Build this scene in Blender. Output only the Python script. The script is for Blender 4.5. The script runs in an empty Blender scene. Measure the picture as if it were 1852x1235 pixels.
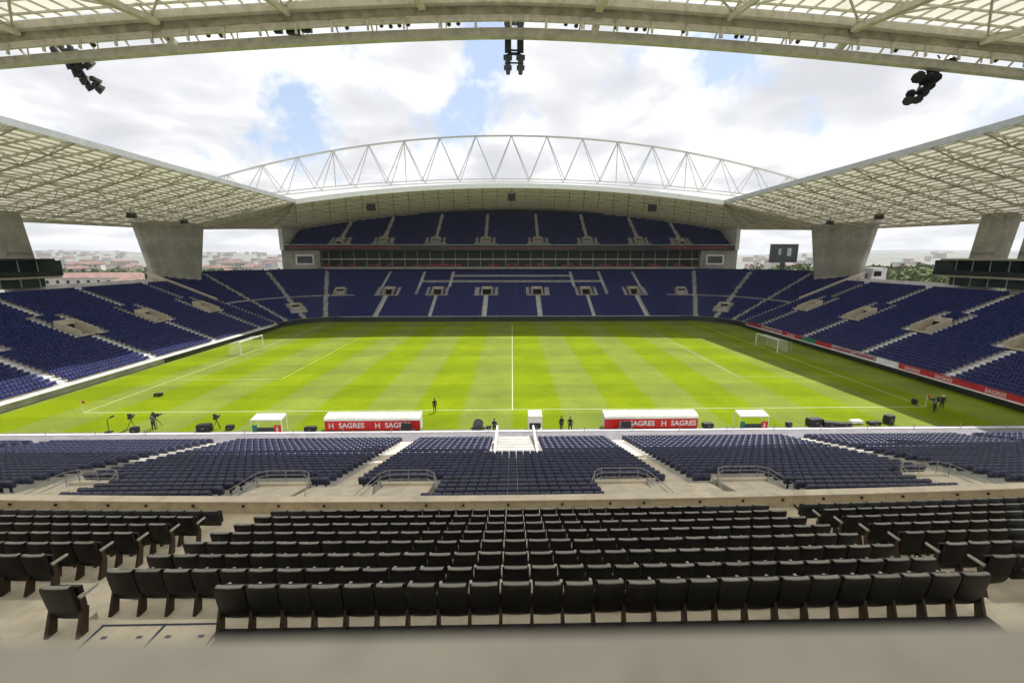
import bpy, bmesh, math, random
import numpy as np
from mathutils import Vector, Matrix
random.seed(11); rng = np.random.RandomState(5)
S = bpy.context.scene
COL = S.collection
R = math.radians
PI = math.pi

# ------------------------------------------------------------------ camera
CAMZ = 18.3
cam = bpy.data.cameras.new('camera'); camo = bpy.data.objects.new('camera', cam); COL.objects.link(camo)
camo.location = (0, 0, CAMZ)
camo.rotation_euler = (R(90 - 11.24), 0, R(-1.15))
cam.sensor_width = 36; cam.lens = 36 * 770 / 1852.0
cam.shift_x = -0.0084
cam.clip_start = 0.05; cam.clip_end = 20000
cam.dof.use_dof = True; cam.dof.focus_distance = 16; cam.dof.aperture_fstop = 1.1
S.camera = camo
# ------------------------------------------------------------------ sky + sun
SUN = Vector((0.30, 0.47, 1.0)).normalized()
elev = math.asin(SUN.z); azim = math.atan2(SUN.x, SUN.y)
W = bpy.data.worlds.new('World'); S.world = W; W.use_nodes = True
nt = W.node_tree; nt.nodes.clear()
def N(tree, typ, **kw):
    n = tree.nodes.new(typ)
    for k, v in kw.items():
        if k.startswith('i_'):
            key = k[2:]
            n.inputs[int(key) if key.isdigit() else key.replace('_', ' ')].default_value = v
        else: setattr(n, k, v)
    return n
def ramp(tree, stops, interp='LINEAR'):
    n = tree.nodes.new('ShaderNodeValToRGB'); cr = n.color_ramp; cr.interpolation = interp
    while len(cr.elements) < len(stops): cr.elements.new(0.5)
    for e, (p, c) in zip(cr.elements, stops):
        e.position = p; e.color = c if len(c) == 4 else (*c, 1)
    return n
sky = N(nt, 'ShaderNodeTexSky', sky_type='NISHITA', sun_disc=False, sun_elevation=elev, sun_rotation=azim)
sky.air_density = 1.0; sky.dust_density = 1.5; sky.altitude = 100
tc = N(nt, 'ShaderNodeTexCoord')
sep = N(nt, 'ShaderNodeSeparateXYZ'); nt.links.new(tc.outputs['Generated'], sep.inputs[0])
addz = N(nt, 'ShaderNodeMath', operation='ADD'); addz.inputs[1].default_value = 0.22; nt.links.new(sep.outputs['Z'], addz.inputs[0])
mxz = N(nt, 'ShaderNodeMath', operation='MAXIMUM'); mxz.inputs[1].default_value = 0.06; nt.links.new(addz.outputs[0], mxz.inputs[0])
dx = N(nt, 'ShaderNodeMath', operation='DIVIDE'); dy = N(nt, 'ShaderNodeMath', operation='DIVIDE')
nt.links.new(sep.outputs['X'], dx.inputs[0]); nt.links.new(mxz.outputs[0], dx.inputs[1])
nt.links.new(sep.outputs['Y'], dy.inputs[0]); nt.links.new(mxz.outputs[0], dy.inputs[1])
cmb = N(nt, 'ShaderNodeCombineXYZ'); nt.links.new(dx.outputs[0], cmb.inputs[0]); nt.links.new(dy.outputs[0], cmb.inputs[1])
def sky_dir(px, py):      # world direction of a patch of open sky
    u, v = (px-942)/770.0, (617-py)/770.0; th, ps = R(11.24), R(1.15)
    fy, fz = math.cos(th)+v*math.sin(th), -math.sin(th)+v*math.cos(th)
    return Vector((u*math.cos(ps)+fy*math.sin(ps), -u*math.sin(ps)+fy*math.cos(ps), fz)).normalized()
n1 = N(nt, 'ShaderNodeTexNoise', i_Scale=6.5, i_Detail=12.0, i_Roughness=0.62, i_Distortion=0.15); nt.links.new(tc.outputs['Generated'], n1.inputs['Vector'])
n2 = N(nt, 'ShaderNodeTexNoise', i_Scale=2.3, i_Detail=9.0, i_Roughness=0.5, i_Distortion=0.3); nt.links.new(cmb.outputs[0], n2.inputs['Vector'])
acc = n1.outputs['Fac']
for px, py, rad, amt in ((880, 120, .075, .21), (850, 200, .055, .16), (540, 225, .08, .14), (1345, 120, .075, .13), (1840, 180, .10, .20), (885, 60, .06, .15), (770, 290, .05, .09), (1300, 90, .06, .08)):
    dvec = sky_dir(px, py)
    sb2 = N(nt, 'ShaderNodeVectorMath', operation='DISTANCE'); sb2.inputs[1].default_value = dvec; nt.links.new(tc.outputs['Generated'], sb2.inputs[0])
    mr = N(nt, 'ShaderNodeMapRange', interpolation_type='SMOOTHSTEP'); mr.inputs['From Min'].default_value = 0; mr.inputs['From Max'].default_value = rad*1.7; mr.inputs['To Min'].default_value = amt; mr.inputs['To Max'].default_value = 0
    nt.links.new(sb2.outputs['Value'], mr.inputs['Value'])
    sb3 = N(nt, 'ShaderNodeMath', operation='SUBTRACT'); nt.links.new(acc, sb3.inputs[0]); nt.links.new(mr.outputs[0], sb3.inputs[1]); acc = sb3.outputs[0]
cov = ramp(nt, [(0.30, (0, 0, 0)), (0.345, (.45, .45, .45)), (0.42, (1, 1, 1))]); nt.links.new(acc, cov.inputs[0])
shade = ramp(nt, [(0.34, (5.7, 5.8, 6.1)), (0.47, (7.0, 7.05, 7.25)), (0.57, (8.8, 8.8, 8.9))]); nt.links.new(n2.outputs['Fac'], shade.inputs[0])
mxc = N(nt, 'ShaderNodeMix', data_type='RGBA')
skl = N(nt, 'ShaderNodeMix', data_type='RGBA'); skl.inputs[0].default_value = 0.50; skl.inputs[7].default_value = (6.0, 7.2, 9.4, 1)
nt.links.new(sky.outputs[0], skl.inputs[6])
nt.links.new(cov.outputs[0], mxc.inputs[0]); nt.links.new(skl.outputs[2], mxc.inputs[6]); nt.links.new(shade.outputs[0], mxc.inputs[7])
bg = N(nt, 'ShaderNodeBackground'); bg.inputs['Strength'].default_value = 0.075
nt.links.new(mxc.outputs[2], bg.inputs['Color'])
wo = N(nt, 'ShaderNodeOutputWorld'); nt.links.new(bg.outputs[0], wo.inputs[0])
sl = bpy.data.lights.new('sun', 'SUN'); sl.energy = 3.6; sl.angle = R(0.6); sl.color = (1, 0.965, 0.90)
so = bpy.data.objects.new('sun', sl); COL.objects.link(so); so.rotation_euler = SUN.to_track_quat('Z', 'Y').to_euler(); so.location = (60, 90, 120)
S.view_settings.view_transform = 'Standard'; S.view_settings.look = 'None'
S.view_settings.gamma = 1.0; S.view_settings.use_curve_mapping = False
S.view_settings.exposure = 0.80
S.cycles.max_bounces = 7; S.cycles.diffuse_bounces = 4; S.cycles.glossy_bounces = 2; S.cycles.transmission_bounces = 4
S.cycles.volume_bounces = 0
S.cycles.use_denoising = True

# ------------------------------------------------------------------ materials
MATS = {}
def mat(name, col, rough=0.7, noise=0.15, scale=2.0, metal=0.0, spec=0.5, bump=0.0, col2=None, detail=4.0, contrast=(0.35, 0.65), coat=0.0):
    if name in MATS: return MATS[name]
    m = bpy.data.materials.new(name); m.use_nodes = True; t = m.node_tree
    b = t.nodes['Principled BSDF']; b.inputs['Roughness'].default_value = rough; b.inputs['Metallic'].default_value = metal
    b.inputs['Specular IOR Level'].default_value = spec
    co = N(t, 'ShaderNodeTexCoord'); no = N(t, 'ShaderNodeTexNoise', i_Scale=scale, i_Detail=detail, i_Roughness=0.6)
    t.links.new(co.outputs['Object'], no.inputs['Vector'])
    a = tuple(max(0, c * (1 - noise)) for c in col) if col2 is None else col2
    c = tuple(min(1, c * (1 + noise)) for c in col) if col2 is None else col
    rp = ramp(t, [(contrast[0], a), (contrast[1], c)])
    t.links.new(no.outputs['Fac'], rp.inputs[0]); t.links.new(rp.outputs[0], b.inputs['Base Color'])
    if bump:
        bp = N(t, 'ShaderNodeBump'); bp.inputs['Strength'].default_value = bump; bp.inputs['Distance'].default_value = 0.05
        t.links.new(no.outputs['Fac'], bp.inputs['Height']); t.links.new(bp.outputs[0], b.inputs['Normal'])
    MATS[name] = m; return m
M_conc = mat('concrete', (0.44, 0.425, 0.40), 0.85, 0.22, 0.6, bump=0.2, detail=8)
M_conc_col = mat('column_concrete', (0.39, 0.375, 0.335), 0.9, 0.22, 0.22, bump=0.3, detail=10)
def formwork(m):
    t = m.node_tree; b = t.nodes['Principled BSDF']; src = b.inputs['Base Color'].links[0].from_socket
    co = N(t, 'ShaderNodeTexCoord'); mp_ = N(t, 'ShaderNodeMapping'); mp_.inputs['Rotation'].default_value = (PI/2, 0, PI/2); t.links.new(co.outputs['Object'], mp_.inputs[0])
    br = N(t, 'ShaderNodeTexBrick'); br.offset = 0.0; br.inputs['Scale'].default_value = 1.0; br.inputs['Brick Width'].default_value = 2.6; br.inputs['Row Height'].default_value = 1.5; br.inputs['Mortar Size'].default_value = 0.035
    br.inputs['Color1'].default_value = (1, 1, 1, 1); br.inputs['Color2'].default_value = (.86, .86, .86, 1); br.inputs['Mortar'].default_value = (.6, .6, .6, 1); t.links.new(mp_.outputs[0], br.inputs[0])
    st_ = N(t, 'ShaderNodeMapping'); st_.inputs['Scale'].default_value = (1.3, 1.3, .08); t.links.new(co.outputs['Object'], st_.inputs[0])
    ns = N(t, 'ShaderNodeTexNoise', i_Scale=1.2, i_Detail=8.0, i_Roughness=0.65); t.links.new(st_.outputs[0], ns.inputs['Vector'])
    rp = ramp(t, [(0.35, (.86, .85, .83)), (0.6, (1.04, 1.04, 1.04))]); t.links.new(ns.outputs['Fac'], rp.inputs[0])
    a = N(t, 'ShaderNodeMix', data_type='RGBA', blend_type='MULTIPLY'); a.inputs[0].default_value = 1; t.links.new(src, a.inputs[6]); t.links.new(br.outputs[0], a.inputs[7])
    c = N(t, 'ShaderNodeMix', data_type='RGBA', blend_type='MULTIPLY'); c.inputs[0].default_value = 1; t.links.new(a.outputs[2], c.inputs[6]); t.links.new(rp.outputs[0], c.inputs[7]); t.links.new(c.outputs[2], b.inputs['Base Color'])
def vary(m, lo, hi):      # every copy a little lighter or darker
    t = m.node_tree; b = t.nodes['Principled BSDF']; src = b.inputs['Base Color'].links[0].from_socket
    oi = N(t, 'ShaderNodeObjectInfo'); mr = N(t, 'ShaderNodeMapRange'); mr.inputs['To Min'].default_value = lo; mr.inputs['To Max'].default_value = hi; t.links.new(oi.outputs['Random'], mr.inputs['Value'])
    v = N(t, 'ShaderNodeVectorMath', operation='SCALE'); t.links.new(src, v.inputs[0]); t.links.new(mr.outputs[0], v.inputs['Scale']); t.links.new(v.outputs[0], b.inputs['Base Color'])
def stains(m, sc, lo):    # blotches and scuffs
    t = m.node_tree; b = t.nodes['Principled BSDF']; src = b.inputs['Base Color'].links[0].from_socket
    co = N(t, 'ShaderNodeTexCoord'); ns = N(t, 'ShaderNodeTexNoise', i_Scale=sc, i_Detail=12.0, i_Roughness=0.7, i_Distortion=0.6); t.links.new(co.outputs['Object'], ns.inputs['Vector'])
    rp = ramp(t, [(0.36, (lo, lo, lo*.97)), (0.5, (1, 1, 1)), (0.75, (1.04, 1.04, 1.04))]); t.links.new(ns.outputs['Fac'], rp.inputs[0])
    c = N(t, 'ShaderNodeMix', data_type='RGBA', blend_type='MULTIPLY'); c.inputs[0].default_value = 1; t.links.new(src, c.inputs[6]); t.links.new(rp.outputs[0], c.inputs[7]); t.links.new(c.outputs[2], b.inputs['Base Color'])
formwork(M_conc_col)
M_aisle = mat('pale_concrete', (0.70, 0.69, 0.71), 0.8, 0.12, 0.8)
M_cream = mat('cream_floor', (0.63, 0.55, 0.44), 0.7, 0.10, 1.1, detail=8, bump=0.05)
M_tan = mat('tan_wall', (0.52, 0.43, 0.27), 0.7, 0.12, 2.2, detail=8)
M_ledge = mat('ledge_concrete', (0.34, 0.315, 0.265), 0.8, 0.1, 3.0)
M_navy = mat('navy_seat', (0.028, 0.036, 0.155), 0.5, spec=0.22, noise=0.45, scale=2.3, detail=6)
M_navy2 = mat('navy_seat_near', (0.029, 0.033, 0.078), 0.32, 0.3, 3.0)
M_dark = mat('dark_upholstery', (0.0065, 0.006, 0.005), 0.5, 0.25, 6.0, spec=0.35)
M_topsheen = mat('seat_top_sheen', (0.23, 0.22, 0.20), 0.45, 0.15, 6.0)  # grey tone stands in for sky reflected on the dark seat tops
M_arm = mat('armrest_grey', (0.42, 0.40, 0.36), 0.4, 0.15, 4.0)
M_leg = mat('seat_leg_brown', (0.04, 0.022, 0.012), 0.5, 0.2, 4.0)
M_alu = mat('aluminium', (0.55, 0.54, 0.5), 0.35, 0.1, 3.0, metal=0.6)
M_white = mat('white_paint', (0.80, 0.80, 0.78), 0.5, 0.05, 1.0)
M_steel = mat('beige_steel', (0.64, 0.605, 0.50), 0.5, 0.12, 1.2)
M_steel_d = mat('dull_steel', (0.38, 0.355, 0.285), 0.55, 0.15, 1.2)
M_grey = mat('grey_steel', (0.42, 0.43, 0.44), 0.5, 0.1, 1.0)
M_black = mat('black_metal', (0.015, 0.015, 0.018), 0.5, 0.3, 5.0)
M_lamp = mat('lamp_grey', (0.05, 0.055, 0.075), 0.4, 0.3, 5.0)
M_red = mat('red_panel', (0.62, 0.015, 0.012), 0.45, 0.1, 1.5)
M_dred = mat('dark_red', (0.30, 0.02, 0.035), 0.5, 0.2, 0.6)
M_green = mat('green_panel', (0.03, 0.19, 0.09), 0.5, 0.1, 1.5)
M_board = mat('dark_board', (0.022, 0.03, 0.026), 0.4, 0.4, 0.5)
M_olive = mat('olive_plate', (0.32, 0.30, 0.21), 0.8, 0.35, 0.8)
M_glass = mat('dark_glass', (0.012, 0.022, 0.022), 0.12, 0.3, 0.3, spec=0.6)
M_boxg = mat('box_interior', (0.010, 0.013, 0.011), 0.6, 0.4, 0.25)
M_pinkb = mat('pink_board', (0.38, 0.29, 0.30), 0.6, 0.2, 0.8)
M_redb = mat('dull_red_board', (0.42, 0.022, 0.03), 0.6, 0.2, 0.8)
M_pinkw = mat('pinkish_lettering', (0.62, 0.50, 0.50), 0.6, 0.1, 1.0)
M_track = mat('lilac_grey_track', (0.18, 0.172, 0.195), 0.85, 0.15, 1.2, detail=8)
M_rail = mat('rail_grey', (0.27, 0.27, 0.26), 0.45, 0.1, 2.0)
M_gglass = mat('green_glass', (0.035, 0.055, 0.05), 0.2, 0.3, 0.3, spec=0.6)
M_recess = mat('dark_recess', (0.012, 0.010, 0.010), 0.9, 0.2, 1.0)
M_rearw = mat('navy_rear_wall', (0.012, 0.02, 0.055), 0.7, 0.2, 0.4)
stains(M_cream, 1.7, .82); stains(M_tan, 3.0, .8); stains(M_ledge, 9.0, .8); stains(M_steel, 1.3, .8); stains(M_aisle, .9, .85)
vary(M_dark, .6, 1.7); vary(M_topsheen, .8, 1.12); vary(M_navy2, .75, 1.25)
M_skin = mat('skin', (0.45, 0.27, 0.19), 0.6, 0.05, 3.0)
M_cloth = mat('dark_cloth', (0.015, 0.018, 0.025), 0.9, 0.2, 5.0)
M_cloth2 = mat('grey_cloth', (0.10, 0.11, 0.12), 0.9, 0.2, 5.0)
M_hair = mat('hair', (0.02, 0.014, 0.01), 0.8, 0.2, 5.0)
M_rooftile = mat('red_tiles', (0.23, 0.145, 0.125), 0.9, 0.25, 0.5)
M_housew = mat('house_wall', (0.50, 0.48, 0.43), 0.9, 0.15, 0.1)
M_housew2 = mat('house_wall_grey', (0.42, 0.43, 0.44), 0.9, 0.15, 0.1)
M_leaf = mat('foliage', (0.085, 0.12, 0.035), 0.9, 0.4, 0.05)
M_terr = mat('terrain_green', (0.13, 0.145, 0.11), 1.0, 0.0, 0.012, col2=(0.24, 0.24, 0.225), detail=8)
M_net = mat('net_white', (0.7, 0.7, 0.68), 0.8, 0.05, 1.0)
M_blueline = mat('navy_line_paint', (0.02, 0.035, 0.09), 0.6, 0.1, 3.0)
M_beigev = mat('vomitory_concrete', (0.50, 0.45, 0.36), 0.85, 0.14, 0.8)

def trans_mat(name, col, fac):
    m = bpy.data.materials.new(name); m.use_nodes = True; t = m.node_tree; t.nodes.clear()
    co = N(t, 'ShaderNodeTexCoord'); no = N(t, 'ShaderNodeTexNoise', i_Scale=0.35, i_Detail=5.0)
    t.links.new(co.outputs['Object'], no.inputs['Vector'])
    rp = ramp(t, [(0.3, tuple(c * 0.82 for c in col)), (0.7, col)]); t.links.new(no.outputs['Fac'], rp.inputs[0])
    d = N(t, 'ShaderNodeBsdfDiffuse'); tr = N(t, 'ShaderNodeBsdfTranslucent'); mx = N(t, 'ShaderNodeMixShader'); mx.inputs[0].default_value = fac
    t.links.new(rp.outputs[0], d.inputs[0]); t.links.new(rp.outputs[0], tr.inputs[0])
    t.links.new(d.outputs[0], mx.inputs[1]); t.links.new(tr.outputs[0], mx.inputs[2])
    o = N(t, 'ShaderNodeOutputMaterial'); t.links.new(mx.outputs[0], o.inputs[0]); MATS[name] = m; return m
M_panel = trans_mat('translucent_panel', (0.80, 0.79, 0.71), 0.42)
M_panel2 = trans_mat('opaque_panel', (0.80, 0.77, 0.67), 0.25)

M_line = mat('line_paint', (0.44, 0.48, 0.31), 0.8, 0.1, 1.0)
M_faint = mat('faint_line_paint', (0.30, 0.34, 0.17), 0.8, 0.3, 0.5)
M_panel3 = trans_mat('dense_panel', (0.80, 0.75, 0.62), 0.08)
def pitch_mat():
    m = bpy.data.materials.new('mown_turf'); m.use_nodes = True; t = m.node_tree; L = t.links.new
    b = t.nodes['Principled BSDF']; b.inputs['Roughness'].default_value = 0.9; b.inputs['Specular IOR Level'].default_value = 0.05
    g = N(t, 'ShaderNodeTexCoord'); s = N(t, 'ShaderNodeSeparateXYZ'); L(g.outputs['Object'], s.inputs[0])
    def band(out, period, lo, soft=14):
        a = N(t, 'ShaderNodeMath', operation='MULTIPLY'); a.inputs[1].default_value = PI / period; L(out, a.inputs[0])
        q = N(t, 'ShaderNodeMath', operation='SINE'); L(a.outputs[0], q.inputs[0])
        c = N(t, 'ShaderNodeMath', operation='MULTIPLY_ADD', use_clamp=True); c.inputs[1].default_value = soft; c.inputs[2].default_value = 0.5; L(q.outputs[0], c.inputs[0])
        return c.outputs[0]
    wob = N(t, 'ShaderNodeTexNoise', i_Scale=0.25, i_Detail=3.0); L(g.outputs['Object'], wob.inputs['Vector'])
    wx = N(t, 'ShaderNodeMath', operation='MULTIPLY_ADD'); wx.inputs[1].default_value = 0.7; L(wob.outputs['Fac'], wx.inputs[0]); L(s.outputs['X'], wx.inputs[2])
    wx2 = N(t, 'ShaderNodeMath', operation='SUBTRACT'); wx2.inputs[1].default_value = 0.35; L(wx.outputs[0], wx2.inputs[0])
    bx_ = band(wx2.outputs[0], 6.0, 0, 5); by_ = band(s.outputs['Y'], 6.0, 0, 4)
    mixx = N(t, 'ShaderNodeMix', data_type='RGBA'); L(bx_, mixx.inputs[0])
    mixx.inputs[6].default_value = (0.163, 0.210, 0.034, 1); mixx.inputs[7].default_value = (0.155, 0.212, 0.004, 1)
    # cross mowing shows only weakly
    my = N(t, 'ShaderNodeMix', data_type='RGBA', blend_type='MULTIPLY'); my.inputs[0].default_value = 1
    cy = ramp(t, [(0, (0.93, 0.93, 0.98)), (1, (1.07, 1.07, 0.98))]); L(by_, cy.inputs[0]); L(mixx.outputs[2], my.inputs[6]); L(cy.outputs[0], my.inputs[7])
    n1 = N(t, 'ShaderNodeTexNoise', i_Scale=0.16, i_Detail=10.0, i_Roughness=0.65); L(g.outputs['Object'], n1.inputs['Vector'])
    c1 = ramp(t, [(0.3, (0.78, 0.80, 0.82)), (0.7, (1.14, 1.12, 1.0))]); L(n1.outputs['Fac'], c1.inputs[0])  # uneven turf tone, deepened to imitate patches of cloud shade
    m2 = N(t, 'ShaderNodeMix', data_type='RGBA', blend_type='MULTIPLY'); m2.inputs[0].default_value = 1; L(my.outputs[2], m2.inputs[6]); L(c1.outputs[0], m2.inputs[7])
    n3 = N(t, 'ShaderNodeTexNoise', i_Scale=3.0, i_Detail=6.0, i_Roughness=0.7); L(g.outputs['Object'], n3.inputs['Vector'])
    c3 = ramp(t, [(0.3, (0.84, 0.84, 0.84)), (0.7, (1.14, 1.14, 1.14))]); L(n3.outputs['Fac'], c3.inputs[0])
    m3 = N(t, 'ShaderNodeMix', data_type='RGBA', blend_type='MULTIPLY'); m3.inputs[0].default_value = 1; L(m2.outputs[2], m3.inputs[6]); L(c3.outputs[0], m3.inputs[7])
    L(m3.outputs[2], b.inputs['Base Color']); MATS['turf'] = m; return m
M_turf = pitch_mat()

# ------------------------------------------------------------------ helpers
class MB:
    def __init__(s): s.v = []; s.f = []; s.mi = []; s.cur = 0
    def quad(s, a, b, c, d): 
        n = len(s.v); s.v += [tuple(a), tuple(b), tuple(c), tuple(d)]; s.f.append((n, n+1, n+2, n+3)); s.mi.append(s.cur)
    def poly(s, pts):
        n = len(s.v); s.v += [tuple(p) for p in pts]; s.f.append(tuple(range(n, n+len(pts)))); s.mi.append(s.cur)
    def hexa(s, P):   # 8 points: bottom 4 ccw, top 4 ccw
        n = len(s.v); s.v += [tuple(p) for p in P]
        for q in ((3,2,1,0), (4,5,6,7), (0,1,5,4), (1,2,6,5), (2,3,7,6), (3,0,4,7)):
            s.f.append(tuple(n+i for i in q)); s.mi.append(s.cur)
    def box(s, x0, x1, y0, y1, z0, z1):
        s.hexa([(x0,y0,z0),(x1,y0,z0),(x1,y1,z0),(x0,y1,z0),(x0,y0,z1),(x1,y0,z1),(x1,y1,z1),(x0,y1,z1)])
    def bar(s, p, q, w, h=None):
        h = h or w; p = Vector(p); q = Vector(q); d = (q-p)
        if d.length < 1e-6: return
        d.normalize(); up = Vector((0,0,1)) if abs(d.z) < 0.95 else Vector((0,1,0))
        a = d.cross(up).normalized()*(w/2); b = a.cross(d).normalized()*(h/2)
        s.hexa([p-a-b, p+a-b, q+a-b, q-a-b, p-a+b, p+a+b, q+a+b, q-a+b])
    def tube(s, p, q, r, n=6, r2=None):
        p = Vector(p); q = Vector(q); d = (q-p); r2 = r if r2 is None else r2
        if d.length < 1e-6: return
        d.normalize(); up = Vector((0,0,1)) if abs(d.z) < 0.95 else Vector((0,1,0))
        a = d.cross(up).normalized(); b = a.cross(d); k = len(s.v)
        for i in range(n):
            c = a*math.cos(2*PI*i/n)+b*math.sin(2*PI*i/n); s.v.append(tuple(p+c*r)); s.v.append(tuple(q+c*r2))
        for i in range(n):
            j = (i+1) % n; s.f.append((k+2*i, k+2*j, k+2*j+1, k+2*i+1)); s.mi.append(s.cur)
        s.f.append(tuple(k+2*i for i in range(n))[::-1]); s.mi.append(s.cur)
        s.f.append(tuple(k+2*i+1 for i in range(n))); s.mi.append(s.cur)
    def build(s, name, m, parent=None, mats=None, smooth=False):
        me = bpy.data.meshes.new(name); me.from_pydata(s.v, [], s.f)
        for x in (mats or [m]): me.materials.append(x)
        if mats: me.polygons.foreach_set('material_index', s.mi)
        if smooth: me.polygons.foreach_set('use_smooth', [True]*len(s.f))
        me.update()
        bm = bmesh.new(); bm.from_mesh(me); bmesh.ops.recalc_face_normals(bm, faces=bm.faces); bm.to_mesh(me); bm.free()
        o = bpy.data.objects.new(name, me); COL.objects.link(o)
        if parent: o.parent = parent
        return o
def tag(o, label=None, cat=None, group=None, kind=None):
    if label: o['label'] = label
    if cat: o['category'] = cat
    if group: o['group'] = group
    if kind: o['kind'] = kind
    return o
def thing(name, label, cat, loc=(0,0,0), rz=0, group=None):
    o = bpy.data.objects.new(name, None); COL.objects.link(o); o.location = loc; o.rotation_euler = (0,0,rz); o.empty_display_size = 0.3
    return tag(o, label, cat, group)
def dup(src, loc, rz=None, label=None, group=None, scale=None):
    def cp(o, par):
        c = o.copy(); COL.objects.link(c)
        if par: c.parent = par
        for ch in [x for x in o.children]: cp(ch, c)
        return c
    r = cp(src, None); r.location = loc
    if rz is not None: r.rotation_euler = (0,0,rz)
    if label: r['label'] = label
    if group: r['group'] = group
    if scale: r.scale = scale
    return r
def text_part(txt, size, m, parent, loc, rot, name='lettering', extrude=0.01, align='CENTER'):
    cu = bpy.data.curves.new(name, 'FONT'); cu.body = txt; cu.size = size; cu.extrude = extrude; cu.align_x = align; cu.align_y = 'CENTER'
    cu.offset = size*0.02; cu.resolution_u = 3
    t = bpy.data.objects.new('tmp', cu); COL.objects.link(t); dg = bpy.context.evaluated_depsgraph_get(); dg.update()
    me = bpy.data.meshes.new_from_object(t.evaluated_get(dg)); me.name = name
    bpy.data.objects.remove(t); me.materials.clear(); me.materials.append(m)
    o = bpy.data.objects.new(name, me); COL.objects.link(o); o.parent = parent; o.location = loc; o.rotation_euler = rot
    return o
ORD = ['zeroth','first','second','third','fourth','fifth','sixth','seventh','eighth','ninth','tenth','eleventh','twelfth','thirteenth','fourteenth','fifteenth','sixteenth','seventeenth','eighteenth','nineteenth','twentieth']
def ordn(n):
    if n <= 20: return ORD[n]
    tens = {2:'twenty',3:'thirty',4:'forty',5:'fifty',6:'sixty',7:'seventy',8:'eighty',9:'ninety'}
    tn = {2:'twentieth',3:'thirtieth',4:'fortieth',5:'fiftieth',6:'sixtieth',7:'seventieth',8:'eightieth',9:'ninetieth'}
    return tn[n//10] if n % 10 == 0 else tens[n//10]+'-'+ORD[n % 10]

# ------------------------------------------------------------------ bowl geometry
CX, CYF, R0 = 49.5, 111.0, 12.0
SLOPE = 0.41; ROW = 0.8; Z0 = 1.0
SIDE_AISLES = [43.0, 58.8, 73.8, 89.2, 105.0]
FAR_AISLES = [-55, -39.6, -24, -8.1, 8.1, 24, 39.6, 55]
TOP_AISLES = [-72, -55, -42.5, -30.5, -20.5, 20.5, 30.5, 42.5, 55, 72]
UP_AISLES = [-60, -45, -26.8, -9.2, 9.2, 26.8, 45, 60]
SV_R = 10.4      # start offset of vomitories on side stands
FV_R = 13.0      # and on the far lower tier
VW = 3.4         # vomitory width
VD = 4.0
def terrace_z(i): return Z0 + i*ROW*SLOPE

# ground & pitch ------------------------------------------------------------
mb = MB(); mb.box(-62.2, 62.2, 43.4, 124, -0.4, 0.0)
pitch = mb.build('pitch', M_turf); tag(pitch, kind='structure')
mb = MB(); z = 0.004; w = 0.06
def hline(x0, x1, y): mb.quad((x0, y-w, z), (x1, y-w, z), (x1, y+w, z), (x0, y+w, z))
def vline(x, y0, y1): mb.quad((x-w, y0, z), (x+w, y0, z), (x+w, y1, z), (x-w, y1, z))
GX = 51.4; PY0, PY1 = 49.4, 117.4; PC = (PY0+PY1)/2
hline(-GX, GX, PY0); hline(-GX, GX, PY1); vline(-GX, PY0+w, PY1-w); vline(GX, PY0+w, PY1-w); vline(0, PY0+w, PY1-w)

o = mb.build('pitch_markings', M_line); tag(o, kind='structure')
mb = MB()
for sgn in (-1, 1):
    xe = sgn*35.2; vline(xe, PC-20.16, PC+20.16)
    a, b = sorted((sgn*(GX-w), xe+sgn*w))
    hline(a, b, PC-20.16+w); hline(a, b, PC+20.16-w)
o = mb.build('faint_markings', M_faint); tag(o, kind='structure')
# surround outside the turf (service track)
mb = MB(); mb.box(-70, 70, 37.5, 43.39, -0.5, -0.01)
o = mb.build('track', M_track); tag(o, kind='structure')
# terrain
def terrain():
    v = []; f = []; nr, na = 26, 160
    rs = [120*(6500/120.0)**(i/(nr-1)) for i in range(nr)]
    for i, r in enumerate(rs):
        for j in range(na):
            a = 2*PI*j/na; x, y = r*math.cos(a), 80+r*math.sin(a)
            v.append((x, y, terr_h(x, y)))
    for i in range(nr-1):
        for j in range(na):
            k = (j+1) % na; f.append((i*na+j, (i+1)*na+j, (i+1)*na+k, i*na+k))
    c = len(v); v.append((0, 80, -1.2)); 
    for j in range(na): f.append((j, (j+1) % na, c))
    me = bpy.data.meshes.new('terrain'); me.from_pydata(v, [], f); me.materials.append(M_terr); me.polygons.foreach_set('use_smooth', [True]*len(f)); me.update()
    o = bpy.data.objects.new('terrain', me); COL.objects.link(o); tag(o, kind='structure')
def terr_h(x, y):
    r = math.hypot(x, y-80)
    t = max(0, min(1, (r-500)/4200.0)); t = t*t*(3-2*t)
    n = math.sin(x*0.0021+1.3)*math.cos(y*0.0017+.4)+0.5*math.sin(x*0.0057+y*0.0041)
    lo = max(0, min(1, (r-200)/500.0))
    return -1.2 + t*(44+20*n) + lo*2.0*n
terrain()

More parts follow.
